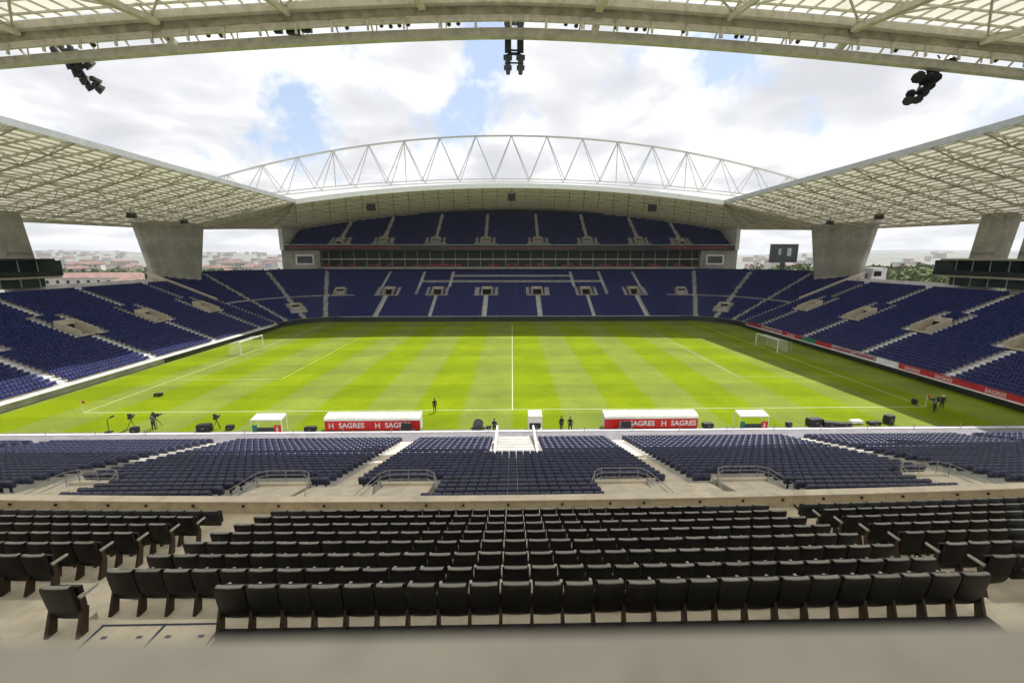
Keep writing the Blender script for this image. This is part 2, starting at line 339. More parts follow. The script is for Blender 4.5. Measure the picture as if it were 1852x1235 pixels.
# ------------------------------------------------------------------ grandstands
SEATS = []          # (x, y, z, rot)  remaining blue seats
def in_side_vom(yc_list, y, r):
    for ya in yc_list:
        yy = ya - 0.9
        if abs(y-yy) < VW/2 and SV_R < r < SV_R+VD: return True
    return False
def side_aisle(y, r):
    for ya in SIDE_AISLES:
        yy = ya - 0.9
        if r < SV_R or r > SV_R+VD+3.5:
            if abs(y-yy) < 0.74: return True
        if SV_R-0.9 < r < SV_R+VD+3.5 and VW/2-0.1 < abs(y-yy) < VW/2+1.3: return True
        if SV_R-0.9 < r < SV_R+VD and abs(y-yy) < VW/2+1.3: return True
    return False
def stepped(mb, rows, segs, skip=None, z0=Z0, slope=SLOPE, row=ROW):
    """segs: list of functions pair; each cell (P(s,r)) with s-list"""
    for P, ss in segs:
        for i in range(rows):
            z = z0+i*row*slope; zn = z+row*slope; r0, r1 = i*row, (i+1)*row
            for a, b in zip(ss[:-1], ss[1:]):
                if skip and skip((a+b)/2, (r0+r1)/2): continue
                p0, p1, p2, p3 = P(a, r0), P(b, r0), P(b, r1), P(a, r1)
                mb.quad((*p0, z), (*p1, z), (*p2, z), (*p3, z))
                mb.quad((*p3, z), (*p2, z), (*p2, zn), (*p3, zn))
def frange(a, b, st):
    n = max(1, int(round((b-a)/st))); return [a+(b-a)*i/n for i in range(n+1)]
# generic vomitory in local coords: x along rows, +y towards the back of the stand, z up
def vomitory(parent, loc, rz, w=VW, d=VD, slope=SLOPE, dark=True, name='vomitory'):
    e = MB(); t = 0.28; zt = d*slope
    h0, h1 = 0.95, zt+0.95
    for sx in (-1, 1):
        x0, x1 = sorted((sx*w/2, sx*(w/2-t)))
        e.hexa([(x0,0,-.3),(x1,0,-.3),(x1,d,-.3),(x0,d,-.3),(x0,0,h0),(x1,0,h0),(x1,d,h1),(x0,d,h1)])
    e.box(-w/2+t, w/2-t, d-0.3, d, 1.75, h1)        # head wall above the opening
    e.box(-w/2+t, w/2-t, 0, d-0.02, -0.3, 0.02)
    o = e.build(name, M_beigev, parent); o.location = loc; o.rotation_euler = (0,0,rz)
    k = MB(); k.box(-w/2+t, w/2-t, d-0.16, d-0.02, 0.02, 1.748)
    q = k.build('doorway', M_recess, o)
    return o

def side_stand(sg):
    nm = 'left' if sg < 0 else 'right'
    st = thing('grandstand', ('blue-seated stand behind the left goal with a low concrete front wall' if sg < 0 else
               'blue-seated stand behind the right goal lined with red and white boards'), 'grandstand', (sg*61.5, 75, 0))
    P = lambda s, r: (sg*r, s-75)
    mb = MB(); rows = 33
    stepped(mb, rows, [(P, frange(28, 111, 0.8))], skip=lambda s, r: in_side_vom(SIDE_AISLES, s, r))
    mb.build('terrace', M_conc, st)
    mb = MB()                                   # front wall and coping
    x0, x1 = sorted((0, sg*0.35)); 
    mb.box(*sorted((-sg*0.0, -sg*0.3)), 28-75, 111-75, 0, 1.25)
    mb.build('front_wall', M_conc if sg < 0 else M_board, st)
    mb = MB(); mb.box(*sorted((-sg*1.0, -sg*.31)), 28-75, 108-75, 1.0, 1.12); mb.build('walkway', M_aisle, st)
    zt = terrace_z(rows); r = rows*ROW
    mb = MB(); mb.box(*sorted((sg*r, sg*(r+3.6))), 28-75, 111-75, zt-.6, zt-.05); mb.build('rear_concourse', M_aisle, st)
    mb = MB(); mb.box(*sorted((sg*(r+3.2), sg*(r+3.5))), 82-75, 111-75, zt-.05, zt+1.0)
    for y in frange(83, 110, 0.9): mb.box(*sorted((sg*(r+3.15), sg*(r+3.199))), y-75-.12, y-75+.12, zt+.15, zt+.85)
    mb.build('parapet', M_aisle, st)
    mb = MB(); mb.box(*sorted((sg*(r+3.6), sg*(r+3.9))), 28-75, 118-75, -1, zt-0.05); mb.build('outer_wall', M_conc, st)
    for y in SIDE_AISLES:
        i = int(SV_R/ROW); yy = y-0.9
        vomitory(st, (sg*SV_R, yy-75, terrace_z(i)), -PI/2*sg)
    # aisle stair strips: half steps
    for y in SIDE_AISLES:
        mb = MB(); split = False
        for i in range(rows):
            r = (i+.5)*ROW
            if r > SV_R-.4 and not split: mb.build('stair', M_aisle, st); mb = MB(); split = True
            if SV_R-.4 < r < SV_R+VD+3.5: continue
            yy = y-0.9-75
            mb.box(*sorted((sg*(i*ROW+.45), sg*(i+1)*ROW-sg*.002)), yy-.55, yy+.55, terrace_z(i)+.002, terrace_z(i)+ROW*SLOPE/2)
            mb.box(*sorted((sg*(i*ROW+.002), sg*(i*ROW+.44))), yy-.55, yy+.55, terrace_z(i)+.002, terrace_z(i)+.03)
        mb.build('stair', M_aisle, st)
        for sy in (-1, 1):
            mb = MB()
            for i in range(int((SV_R-.8)/ROW), int((SV_R+VD+3.5)/ROW)):
                yy = y-0.9-75+sy*(VW/2+.65)
                mb.box(*sorted((sg*(i*ROW+.4), sg*(i+1)*ROW-sg*.002)), yy-.5, yy+.5, terrace_z(i)+.002, terrace_z(i)+ROW*SLOPE/2)
            mb.build('stair', M_aisle, st)
    for i in range(rows):
        r = (i+.5)*ROW
        for s in frange(28.2, 110.8, 0.5):
            if side_aisle(s, r): continue
            if i >= rows-1 and False: continue
            SEATS.append((sg*(61.5+i*ROW+.38), s, terrace_z(i), -PI/2*sg))
    return st
stL = side_stand(-1); stR = side_stand(1)

# far stand with both corners ------------------------------------------------
far = thing('grandstand', 'tall two-tier blue stand across the pitch with a row of boxes between its tiers', 'grandstand', (0, 123, 0))
FR = 39
def farP(s, r):  # s in [-49.5, 49.5] straight; outside corner arcs by arc angle
    return (s, r)
def cornP(sg):
    def f(a, r):
        return (sg*(CX+(R0+r)*math.cos(a)), CYF-123+(R0+r)*math.sin(a))
    return f
def vom_far(s, r): return any(abs(s-a) < VW/2 for a in FAR_AISLES) and FV_R < r < FV_R+VD
CANG = [0.02, 0.33, 0.60, 0.93, 1.24]
mb = MB()
stepped(mb, FR, [(farP, frange(-CX, CX, 0.8)), (cornP(1), frange(0, PI/2, PI/2/36)), (cornP(-1), frange(0, PI/2, PI/2/36))], skip=lambda s, r: vom_far(s, r))
mb.build('lower_terrace', M_conc, far)
mb = MB()
mb.box(-CX, CX, -.3, 0, 0, 1.3)
for sg in (-1, 1):
    f = cornP(sg)
    for a, b in zip(frange(0, PI/2, .1)[:-1], frange(0, PI/2, .1)[1:]):
        p, q, p2, q2 = f(a, 0), f(b, 0), f(a, -.3), f(b, -.3)
        mb.hexa([(*p2, 0), (*q2, 0), (*q, 0), (*p, 0), (*p2, 1.3), (*q2, 1.3), (*q, 1.3), (*p, 1.3)])
mb.build('front_wall', M_board, far)
mb = MB(); mb.box(-CX, CX, -.02, .25, 1.302, 1.38); mb.build('coping', M_aisle, far)
for a in FAR_AISLES:
    if abs(a) > CX: continue
    vomitory(far, (a, FV_R, terrace_z(int(FV_R/ROW))), 0)
CV = []                                      # vomitories in the two corners, turned to face the pitch
for sg in (-1, 1):
    for a, r in ((PI/2-0.2, FV_R), (0.79, 4.6)):
        p = cornP(sg)(a, r); 
        ang = math.atan2(math.sin(a), sg*math.cos(a)) - PI/2
        CV.append((sg, a, r)); vomitory(far, (p[0], p[1], terrace_z(int(r/ROW))+.15), ang, w=3.0, d=3.4, name='vomitory')
# side parapet wedge where the deep corner meets the shallower side stands
for sg in (-1, 1):
    mb = MB(); f = cornP(sg)
    for i in range(18, FR):
        p = f(0.015, i*ROW); q = f(0.015, (i+1)*ROW)
        z = terrace_z(i)
        mb.hexa([(p[0], p[1]-.5, z-3), (q[0], q[1]-.5, z-3), (q[0], q[1], z-3), (p[0], p[1], z-3), (p[0], p[1]-.5, z+.9), (q[0], q[1]-.5, z+.9+.3), (q[0], q[1], z+1.2), (p[0], p[1], z+.9)])
    mb.build('parapet', M_beigev, far)
def far_seat_ok(s, r):
    for a in FAR_AISLES:
        if r < FV_R and abs(s-a) < 0.72: return False
        if FV_R-.9 < r < FV_R+VD+.4 and abs(s-a) < VW/2+.25: return False
        if FV_R-.9 < r < FV_R+VD+.4 and VW/2+.9 < abs(s-a) < VW/2+2.0: return False
        if FV_R-.9 < r < FV_R-.1 and abs(s-a) < VW/2+2: return False
    if r > FV_R:
        for a in TOP_AISLES:
            if abs(s-a) < 0.65 and not (abs(a) < 25 and r < FV_R+5): return False
    if abs(s) < 31 and (abs(r-21.6) < .41 or (abs(r-25.6) < .41 and abs(s) < 21)): return False
    return True
for i in range(FR):
    r = (i+.5)*ROW
    for s in frange(-CX+.25, CX-.25, .5):
        if far_seat_ok(s, r): SEATS.append((s, 123+i*ROW+.38, terrace_z(i), 0))
    for sg in (-1, 1):
        L = (R0+r)*PI/2; n = int(L/.5)
        for k in range(n):
            a = (k+.5)/n*PI/2
            x = sg*(CX+(R0+i*ROW+.38)*math.cos(a)); y = CYF+(R0+i*ROW+.38)*math.sin(a)
            bad = False
            for ca in (0.02, 0.36, 0.79, 1.22):
                if abs(a-ca)*(R0+r) < 0.62: bad = True
            if abs(r-FV_R+.5) < .45: bad = True
            if abs(a-0.79)*(R0+r) < 2.2 and 3.4 < r < 8.6: bad = True
            if abs(a-(PI/2-.2))*(R0+r) < 2.0 and FV_R-.8 < r < FV_R+4: bad = True
            if not bad: SEATS.append((x, y, terrace_z(i), math.atan2(math.sin(a), sg*math.cos(a))-PI/2))
# stairs on far lower tier
for a in FAR_AISLES:
    if abs(a) > CX: continue
    mb = MB()
    for i in range(int(FV_R/ROW)):
        mb.box(a-.6, a+.6, i*ROW+.42, (i+1)*ROW-.002, terrace_z(i)+.002, terrace_z(i)+.17)
    mb.build('stair', M_aisle, far)
for a in TOP_AISLES:
    if abs(a) > CX: continue
    mb = MB()
    for i in range(int(FV_R/ROW)+7, FR):
        mb.box(a-.55, a+.55, i*ROW+.42, (i+1)*ROW-.002, terrace_z(i)+.002, terrace_z(i)+.17)
    mb.build('stair', M_aisle, far)
# rear of lower tier, boxes, upper tier  (local y = Y-123)
ZT = terrace_z(FR); yb = FR*ROW
mb = MB(); mb.box(-100, 100, yb, yb+.4, -1, ZT+.2)
for sg in (-1, 1):
    f = cornP(sg); ss = frange(0.0, PI/2, .08)
    for a, b in zip(ss[:-1], ss[1:]):
        p, q, p2, q2 = f(a, yb), f(b, yb), f(a, yb+.4), f(b, yb+.4)
        mb.hexa([(*p, -1), (*q, -1), (*q2, -1), (*p2, -1), (*p, ZT+.25), (*q, ZT+.25), (*q2, ZT+.25), (*p2, ZT+.25)])
mb.v = [v for v in mb.v]
mb2 = MB()
mb2.v, mb2.f, mb2.mi = mb.v[8:], [tuple(i-8 for i in q) for q in mb.f[6:]], mb.mi[6:]
mb2.box(-CX, CX, yb, yb+.4, -1, ZT+.25)
mb2.build('rear_wall', M_board, far)
UY = 27.4; UZ = 21.3; UX = 79.0                # upper tier front
BX = 66.0
mb = MB(); mb.box(-BX, BX, UY+2.6, UY+3.0, 13.2, 20.6); mb.build('box_glazing', M_boxg, far)
def strip(name, m, x0, x1, y0, y1, z0, z1, par=None):
    k = MB(); k.box(x0, x1, y0, y1, z0, z1); return k.build(name, m, par or far)
strip('balcony_slab', M_aisle, -BX, BX, UY+1.4, UY+2.59, 17.35, 17.62)
strip('balcony_rail', M_pinkb, -BX, BX, UY+1.25, UY+1.39, 14.75, 14.98)
strip('balcony_edge', M_aisle, -BX, BX, UY+1.2, UY+2.59, 14.2, 14.5)
strip('soffit', M_board, -BX, BX, UY+.2, UY+2.59, 20.3, 20.6)
mb = MB()
for x in frange(-BX+2, BX-2, 4.4):
    mb.box(x-.09, x+.09, UY+2.3, UY+2.55, 15.05, 17.3)
    mb.box(x-.07, x+.07, UY+2.3, UY+2.55, 17.65, 20.28)
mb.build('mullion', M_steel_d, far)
mb = MB()
for x in frange(-BX+1.2, BX-1.2, 2.2):
    if random.random() < .55: mb.box(x-.8, x+.8, UY+2.2, UY+2.29, 15.15, 15.15+random.uniform(.35, .95))
mb.build('box_seat_row', M_dred, far)
for sg in (-1, 1):      # concrete end blocks beside the boxes with framed windows
    x0, x1 = sorted((sg*BX, sg*UX)); 
    b = strip('end_block', M_conc_col, x0+.01, x1-.01, UY+.3, UY+12, 13.2, 20.58)
    k = MB(); xm = sg*(BX+5.2); k.box(xm-3.1, xm+3.1, UY+.18, UY+.299, 15.6, 19.0); f_ = k.build('window', M_white, b)
    k = MB(); k.box(xm-2.6, xm+2.6, UY+.14, UY+.18, 16.1, 18.5); k.build('pane', M_gglass, f_)
def roofZ(x): return 37.4-8.7*(x/79.0)**2
UR, US = 27, 0.605
def uz(i): return UZ+i*ROW*US
mb = MB(); wall = MB()
def umax(i):
    zt = uz(i)+1.7
    v = (37.4-zt)/8.7
    return min(UX-1.8, 79*math.sqrt(max(0, v))) if v > 0 else 0
for i in range(UR):
    m_ = umax(i); m_ = max(m_, 2)
    mb.box(-m_, m_, UY+i*ROW, UY+(i+1)*ROW-.004, uz(i)-.6, uz(i))
mb.build('upper_terrace', M_conc, far)
# stepped side wall that closes the terrace up to the roof
for sg in (-1, 1):
    k = MB()
    for i in range(UR):
        m0 = umax(i); m1 = umax(i+1) if i < UR-1 else m0
        x0, x1 = sorted((sg*m0, sg*min(m0+.4, UX-.3)))
        k.box(x0, x1, UY+i*ROW, UY+(i+1)*ROW, uz(i)-1, min(uz(i)+1.6, roofZ(m0)+.3))
        if m1 < m0-.01:
            x0, x1 = sorted((sg*m0, sg*m1)); k.hexa([(x0, UY+(i+1)*ROW+.01, uz(i)-1), (x1, UY+(i+1)*ROW+.01, uz(i)-1), (x1, UY+(i+1)*ROW+.4, uz(i)-1), (x0, UY+(i+1)*ROW+.4, uz(i)-1),
                (x0, UY+(i+1)*ROW+.01, roofZ(x0)+.2), (x1, UY+(i+1)*ROW+.01, roofZ(x1)+.2), (x1, UY+(i+1)*ROW+.4, roofZ(x1)+.2), (x0, UY+(i+1)*ROW+.4, roofZ(x0)+.2)])
    k.build('gable_wall', M_conc, far)
    strip('side_wall', M_aisle, *sorted((sg*(UX-1.3), sg*UX)), UY-.4, UY+12, 20.6, 28.6)
strip('upper_front', M_board, -UX+1.5, UX-1.5, UY-.25, UY-.02, UZ-.9, UZ+.9)
strip('handrail', M_aisle, -UX+1.5, UX-1.5, UY-.3, UY-.02, UZ+.95, UZ+1.1)
strip('led_strip', M_dred, -UX+3, -38, UY-.34, UY-.26, UZ-.2, UZ+.3); strip('led_strip', M_dred, 52, UX-3, UY-.34, UY-.26, UZ-.2, UZ+.3)
strip('led_strip', M_dred, -22, 22, UY-.34, UY-.26, UZ-.2, UZ+.1)
zt = uz(UR-1)
mb = MB()
for a, b in zip(frange(-46, 46, 4)[:-1], frange(-46, 46, 4)[1:]):
    yy = UY+UR*ROW+.5
    mb.hexa([(a, yy, zt-2), (b, yy, zt-2), (b, yy+.4, zt-2), (a, yy+.4, zt-2), (a, yy, roofZ(a)+.9), (b, yy, roofZ(b)+.9), (b, yy+.4, roofZ(b)+.9), (a, yy+.4, roofZ(a)+.9)])
mb.build('rear_wall', M_rearw, far)
strip('top_rail', M_aisle, -40, 40, UY+UR*ROW+.1, UY+UR*ROW+.3, zt+.2, zt+.62)
for a in UP_AISLES:
    if abs(a) < 50: vomitory(far, (a, 3*ROW+UY, uz(3)), 0, w=3.0, d=2.8, slope=US)
    else: vomitory(far, (a, 1*ROW+UY, uz(1)), 0, w=2.6, d=2.4, slope=US)
for a in UP_AISLES:
    mb = MB()
    for i in range(7, UR):
        if abs(a) < umax(i)-1: mb.box(a-.55, a+.55, UY+i*ROW+.4, UY+(i+1)*ROW-.01, uz(i)+.002, uz(i)+.24)
    mb.build('stair', M_aisle, far)
for i in range(UR):
    m_ = umax(i)-.6
    for s in frange(-m_, m_, .5):
        bad = False
        for a in UP_AISLES:
            if abs(s-a) < .62: bad = True
            if 1.6 < i+.5 < 7 and abs(s-a) < 1.9: bad = True
            if 1.6 < i+.5 < 7.2 and 2.4 < abs(s-a) < 3.5 : bad = True
            if 1.6 < i+.5 < 3 and abs(s-a) < 4: bad = True
        if not bad: SEATS.append((s, 123+UY+i*ROW+.38, uz(i), 0))

# near stand: lower tier (local coords world aligned) --------------------------
NS, NZ0, NY0 = 0.285, 1.2, 38.4
near = thing('grandstand', 'near side stand carrying the dark padded seats, tan balcony wall and blue lower tier', 'grandstand', (0, 38.4, 0))
NR = 31
def nz(i): return NZ0+i*ROW*NS
NA = [-41, -25.2, -9.0, 9.0, 25.2, 41]
NV = [(-22.8, 22.0), (-12.4, 21.7), (-5.6, 21.2), (5.8, 21.2), (12.7, 21.7), (23.2, 22.0)]     # vomitories: x, Y of the pitch-side edge
def near_open(x, Y):
    for vx, vy in NV:
        if abs(x-vx) < 1.5 and vy-2.7 < Y < vy: return True
    return False
mb = MB()
stepped(mb, NR, [(lambda s, r: (s, -r), frange(-62, 62, .775))], skip=lambda s, r: near_open(s, 38.4-r) or r < 3*ROW, z0=NZ0, slope=NS)
mb.build('lower_terrace', M_conc, near)
strip('front_wall', M_aisle, -62, 62, 1.5, 1.75, -.02, 1.25, near)
strip('front_walkway', M_track, -62, 62, -2.395, 1.49, .4, 1.18, near)
strip('kerb', M_cream, -62, 62, -2.396, -2.2, 1.185, nz(3), near)
mb = MB()
for x in frange(-60, 60, 4.8): mb.box(x-.025, x+.025, 1.52, 1.57, 1.252, 1.7)
mb.build('rail_post', M_rail, near)
# stairs
for a in NA:
    mb = MB(); wd = .72
    for i in range(3, NR):
        Y = -i*ROW
        mb.box(a-wd, a+wd, Y-ROW+.002, Y-.42, nz(i)+.002, nz(i)+.115)
        mb.box(a-wd, a+wd, Y-.418, Y-.004, nz(i)+.002, nz(i)+.02)
    mb.build('stair', M_cream, near)
for vx, vy in NV:
    i = int((38.4-vy)/ROW); z = nz(i)
    L_ = vy-13.3; dz_ = L_*NS; k = MB(); k.hexa([(-1.3, -L_, dz_-.3), (1.3, -L_, dz_-.3), (1.3, -.2, -.3), (-1.3, -.2, -.3), (-1.3, -L_, dz_+.26), (1.3, -L_, dz_+.26), (1.3, -.2, .30), (-1.3, -.2, .30)]); k.box(-1.5, 1.5, -.19, 0, -.3, .42)
    o = k.build('vomitory', M_cream, near); o.location = (vx, vy-38.4, z)
    k = MB()
    pts = [(-2.1, -2.3, .35), (-1.42, -.35, .5), (-1.0, -.05, .5), (1.0, -.05, .5), (1.42, -.35, .5), (2.1, -2.3, .35)]
    for hz in (.1, .36, 0.62):
        for p, q in zip(pts[:-1], pts[1:]): k.tube((p[0], p[1], p[2]+hz), (q[0], q[1], q[2]+hz), .02)
    for p in pts: k.tube((p[0], p[1], 0), (p[0], p[1], p[2]+.62), .022)
    k.tube((0, -.05, .4), (0, -.05, 1.12), .022)
    k.build('railing', M_rail, o)
# cream landing around the back vomitories, behind the last rows
mb = MB()
for a in (-8.9, 8.9):
    mb.hexa([(a-3.3, -24.6, nz(21)), (a+3.3, -24.6, nz(21)), (a+1.6, -17.8, nz(21)), (a-1.6, -17.8, nz(21)), (a-3.3, -24.6, nz(26)+.45), (a+3.3, -24.6, nz(26)+.45), (a+1.6, -17.8, nz(21)+.5), (a-1.6, -17.8, nz(21)+.5)])
mb.build('landing', M_cream, near)
# tunnel cover with white steps in the middle
tun = thing('tunnel_stair', 'white stepped players tunnel cover in the middle of the near blue seats', 'stairs', (0.25, 33.3, nz(4)-.15))
k = MB()
for i in range(6): k.box(-1.5, 1.5, 2.6-i*1.05-1.04, 2.6-i*1.05, -1.2, .55+i*.24)
k.build('step', M_conc, tun)
for i in range(6):
    k = MB(); k.box(-1.48, 1.48, 2.6-i*1.05-.2, 2.6-i*1.05-.06, .551+i*.24, .556+i*.24); k.build('nosing', M_rail, tun)
for sx in (-1, 1):
    k = MB(); 
    k.hexa([(sx*1.62-.08, -3.75, -1), (sx*1.62+.08, -3.75, -1), (sx*1.62+.08, 3.0, -1), (sx*1.62-.08, 3.0, -1), (sx*1.62-.08, -3.75, 2.0), (sx*1.62+.08, -3.75, 2.0), (sx*1.62+.08, 3.0, 1.4), (sx*1.62-.08, 3.0, 1.4)])
    k.build('side_wall', M_aisle, tun)

def near_seat_ok(x, Y):
    for a in NA:
        if abs(x-a) < .95: return False
    for a in (-8.9, 8.9):
        if 13.6 < Y < 21 and abs(x-a) < 1.6+(20.6-Y)/6.8*1.7+.3: return False
    for vx, vy in NV:
        if abs(x-vx) < 1.75 and vy-3.0 < Y < vy+.35: return False
        if abs(x-vx) < 1.5 and Y < vy: return False
    if abs(x-.25) < 2.0 and Y > 29.2: return False
    return True
near_seats = []
for i in range(NR):
    Y = 38.4-i*ROW-.38
    if Y < 15 or i < 3: continue
    for x in frange(-61, 61, .5):
        if near_seat_ok(x, Y): near_seats.append((x, Y, nz(i), PI, i))

# ------------------------------------------------------------------ near upper tier (dark seats)
FZ = CAMZ
ROWS = [(-5.07, 5.86), (-5.44, 6.67), (-5.77, 7.48), (-6.12, 8.33), (-6.44, 9.12), (-6.77, 9.93), (-7.08, 10.72), (-7.40, 11.52)]
def cy(x): return 0.0013*x*x
HS = 0.86      # seat height above its tread
treads = [(FZ+z-HS, y) for z, y in ROWS]
XS = frange(-26, 26, 2.0)
mb = MB()
def yl(Y, x): return Y+cy(x)-38.4
edges = [1.0]+[(y + .30) for z, y in ROWS]     # tread front (pitch side) edges
# treads run from behind the seat to its pitch-side edge
prev = None
for k, (tz, y) in enumerate(treads):
    yf = y+.28; ybk = (ROWS[k-1][1]+.28) if k > 0 else 0.55
    for a, b in zip(XS[:-1], XS[1:]):
        mb.quad((a, yl(ybk, a), tz), (b, yl(ybk, b), tz), (b, yl(yf, b), tz), (a, yl(yf, a), tz))
        nz_ = treads[k+1][0] if k < 7 else tz-1.6
        mb.quad((a, yl(yf, a), tz), (b, yl(yf, b), tz), (b, yl(yf, b), nz_), (a, yl(yf, a), nz_))
tz8 = treads[7][0]
for a, b in zip(XS[:-1], XS[1:]):
    mb.quad((a, yl(ROWS[7][1]+.28, a), tz8-.02), (b, yl(ROWS[7][1]+.28, b), tz8-.02), (b, yl(12.72, b), tz8-.02), (a, yl(12.72, a), tz8-.02))
mb.build('upper_terrace', M_cream, near)
mb = MB()
for a, b in zip(XS[:-1], XS[1:]):
    y0, y1 = 12.7, 12.95
    mb.hexa([(a, yl(y0, a), tz8-3), (b, yl(y0, b), tz8-3), (b, yl(y1, b), tz8-3), (a, yl(y1, a), tz8-3), (a, yl(y0, a), FZ-7.86), (b, yl(y0, b), FZ-7.86), (b, yl(y1, b), FZ-7.86), (a, yl(y1, a), FZ-7.86)])
bw = mb.build('balcony_wall', M_tan, near)
mb = MB()
for a, b in zip(XS[:-1], XS[1:]):
    y0, y1 = 12.66, 13.0
    mb.hexa([(a, yl(y0, a), FZ-7.858), (b, yl(y0, b), FZ-7.858), (b, yl(y1, b), FZ-7.858), (a, yl(y1, a), FZ-7.858), (a, yl(y0, a), FZ-7.82), (b, yl(y0, b), FZ-7.82), (b, yl(y1, b), FZ-7.82), (a, yl(y1, a), FZ-7.82)])
mb.build('wall_cap', M_cream, bw)
mb = MB()
for x in frange(-24, 24, 1.52):
    x += random.uniform(-.25, .25)
    mb.box(x-.035, x+.035, yl(12.655, x), yl(12.699, x), FZ-8.02, FZ-7.95)
mb.build('bolt_plate', M_black, bw)
# aisle half steps in the two gangways
for x0, x1 in ((-8.35, -7.35), (7.98, 8.7)):
    mb = MB()
    for k in range(1, 8):
        tz, y = treads[k]
        mb.box(x0, x1, y-.5+cy(8)-38.4, y-.16+cy(8)-38.4, tz+.002, tz+.16)
    mb.build('stair', M_cream, near)
# painted bay lines on the empty place next to the nearest row
mb = MB(); tz1 = treads[0][0]+.004
yy = ROWS[0][1]+.20-38.4
mb.box(-6.75, -4.75, yy, yy+.035, tz1, tz1+.003)
for x in (-6.72, -5.72, -4.78):
    mb.hexa([(x-.02, yy-1.1, tz1), (x+.02, yy-1.1, tz1), (x+.02, yy-.002, tz1), (x-.02, yy-.002, tz1), (x-.02, yy-1.1, tz1+.003), (x+.02, yy-1.1, tz1+.003), (x+.02, yy-.002, tz1+.003), (x-.02, yy-.002, tz1+.003)])
for x in (-6.5, -5.95, -5.5, -4.98):
    mb.box(x-.045, x+.045, yy-.24, yy-.19, tz1, tz1+.003)
mb.build('bay_line', M_blueline, near)

# dark seat prototype; local: +y towards the pitch (seat faces pitch), origin at tread under the backrest
def make_dark_seat():
    t = thing('padded_seat', 'x', 'seat', (0, 0, 0), 0, 'dark padded seats of the near upper tier')
    k = MB()   # backrest: curved padded shell in vertical slices
    n = 6
    prof = [(-.05, .86), (-.055, .80), (-.035, .62), (-.01, .44), (.03, .30), (.07, .22)]
    for j in range(len(prof)-1):
        (ya, za), (yb_, zb) = prof[j], prof[j+1]
        for i in range(n):
            x0, x1 = -.237+.474*i/n, -.237+.474*(i+1)/n
            c0, c1 = .022*(2*x0/.484)**2, .022*(2*x1/.484)**2
            if j == 0 : c0 *= 1; 
            for th in (0, 1):
                d = .055*th
                q = [(x0, ya+c0+d, za), (x1, ya+c1+d, za), (x1, yb_+c1+d, zb), (x0, yb_+c0+d, zb)]
                k.quad(*(q if th else q[::-1]))
    for (ya, za), (yb_, zb) in zip(prof[:-1], prof[1:]):
        for x in (-.237, .237): k.quad((x, ya+.022, za), (x, ya+.077, za), (x, yb_+.077, zb), (x, yb_+.022, zb))
    for i in range(n):
        x0, x1 = -.237+.474*i/n, -.237+.474*(i+1)/n; c0, c1 = .022*(2*x0/.484)**2, .022*(2*x1/.484)**2
        ya, za = prof[-1]; k.quad((x0, ya+c0, za), (x1, ya+c1, za), (x1, ya+c1+.055, za), (x0, ya+c0+.055, za))
    k.build('backrest', M_dark, t)
    k = MB()
    for i in range(n):
        x0, x1 = -.205+.41*i/n, -.205+.41*(i+1)/n; c0, c1 = .022*(2*x0/.484)**2, .022*(2*x1/.484)**2
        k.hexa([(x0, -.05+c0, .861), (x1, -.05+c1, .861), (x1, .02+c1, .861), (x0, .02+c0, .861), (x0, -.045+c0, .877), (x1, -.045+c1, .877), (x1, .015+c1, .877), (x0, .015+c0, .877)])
    k.build('top_sheen', M_topsheen, t)  # pale strip coloured for the sky sheen along the backrest top
    k = MB(); k.hexa([(-.2, .11, .40), (.2, .11, .40), (.2, .2, .38), (-.2, .2, .38), (-.2, .12, .77), (.2, .12, .77), (.2, .19, .75), (-.2, .19, .75)])
    k.build('seat', M_dark, t)
    return t
def make_arm(t, x):
    k = MB(); k.hexa([(x-.022, .06, .60), (x+.022, .06, .60), (x+.022, .34, .60), (x-.022, .34, .60), (x-.026, .06, .645), (x+.026, .06, .645), (x+.022, .36, .635), (x-.022, .36, .635)])
    k.build('armrest', M_arm, t)
    k = MB()
    k.hexa([(x-.03, -.10, 0), (x+.03, -.10, 0), (x+.03, .06, 0), (x-.03, .06, 0), (x-.02, .04, .40), (x+.02, .04, .40), (x+.02, .16, .40), (x-.02, .16, .40)])
    k.box(x-.02, x+.02, .05, .13, .401, .598)
    k.build('leg', M_leg, t)
proto = make_dark_seat(); make_arm(proto, -.25)          # each seat owns the arm and leg on its left
protoE = make_dark_seat(); make_arm(protoE, -.25); make_arm(protoE, .25)
slots = []
for k, ((z, y), (tz, _)) in enumerate(zip(ROWS, treads)):
    xs = [(-7.2+.5*(i+.5), 'centre', i) for i in range(30)]
    if k == 0: xs = [q for q in xs if q[0] > -4.75]; xs.insert(0, (-7.15, 'lone', 0))
    L0 = -8.75-.09*(7-k)
    for j in range(28): xs.append((L0-.25-.5*j, 'left', j))
    for j in range(28): xs.append((8.85+.25+.5*j, 'right', j))
    for x, blk, i in xs:
        if abs(x) > 25: continue
        zc = y*.981+5.5*.195
        vis = abs(x)/zc < 1.25
        slots.append((vis, zc, x, y, tz, blk, i, k))
vis = sorted([s for s in slots if s[0]], key=lambda s: s[1]+abs(s[2])*.05)
ind = vis[:300]; rest = vis[300:]+[s for s in slots if not s[0]]
rowname = ['row nearest the camera'] + [f'{ordn(q)} row from the camera' for q in range(2, 7)] + ['second row behind the tan wall', 'row right behind the tan wall']
first_used = {0: False, 1: False}
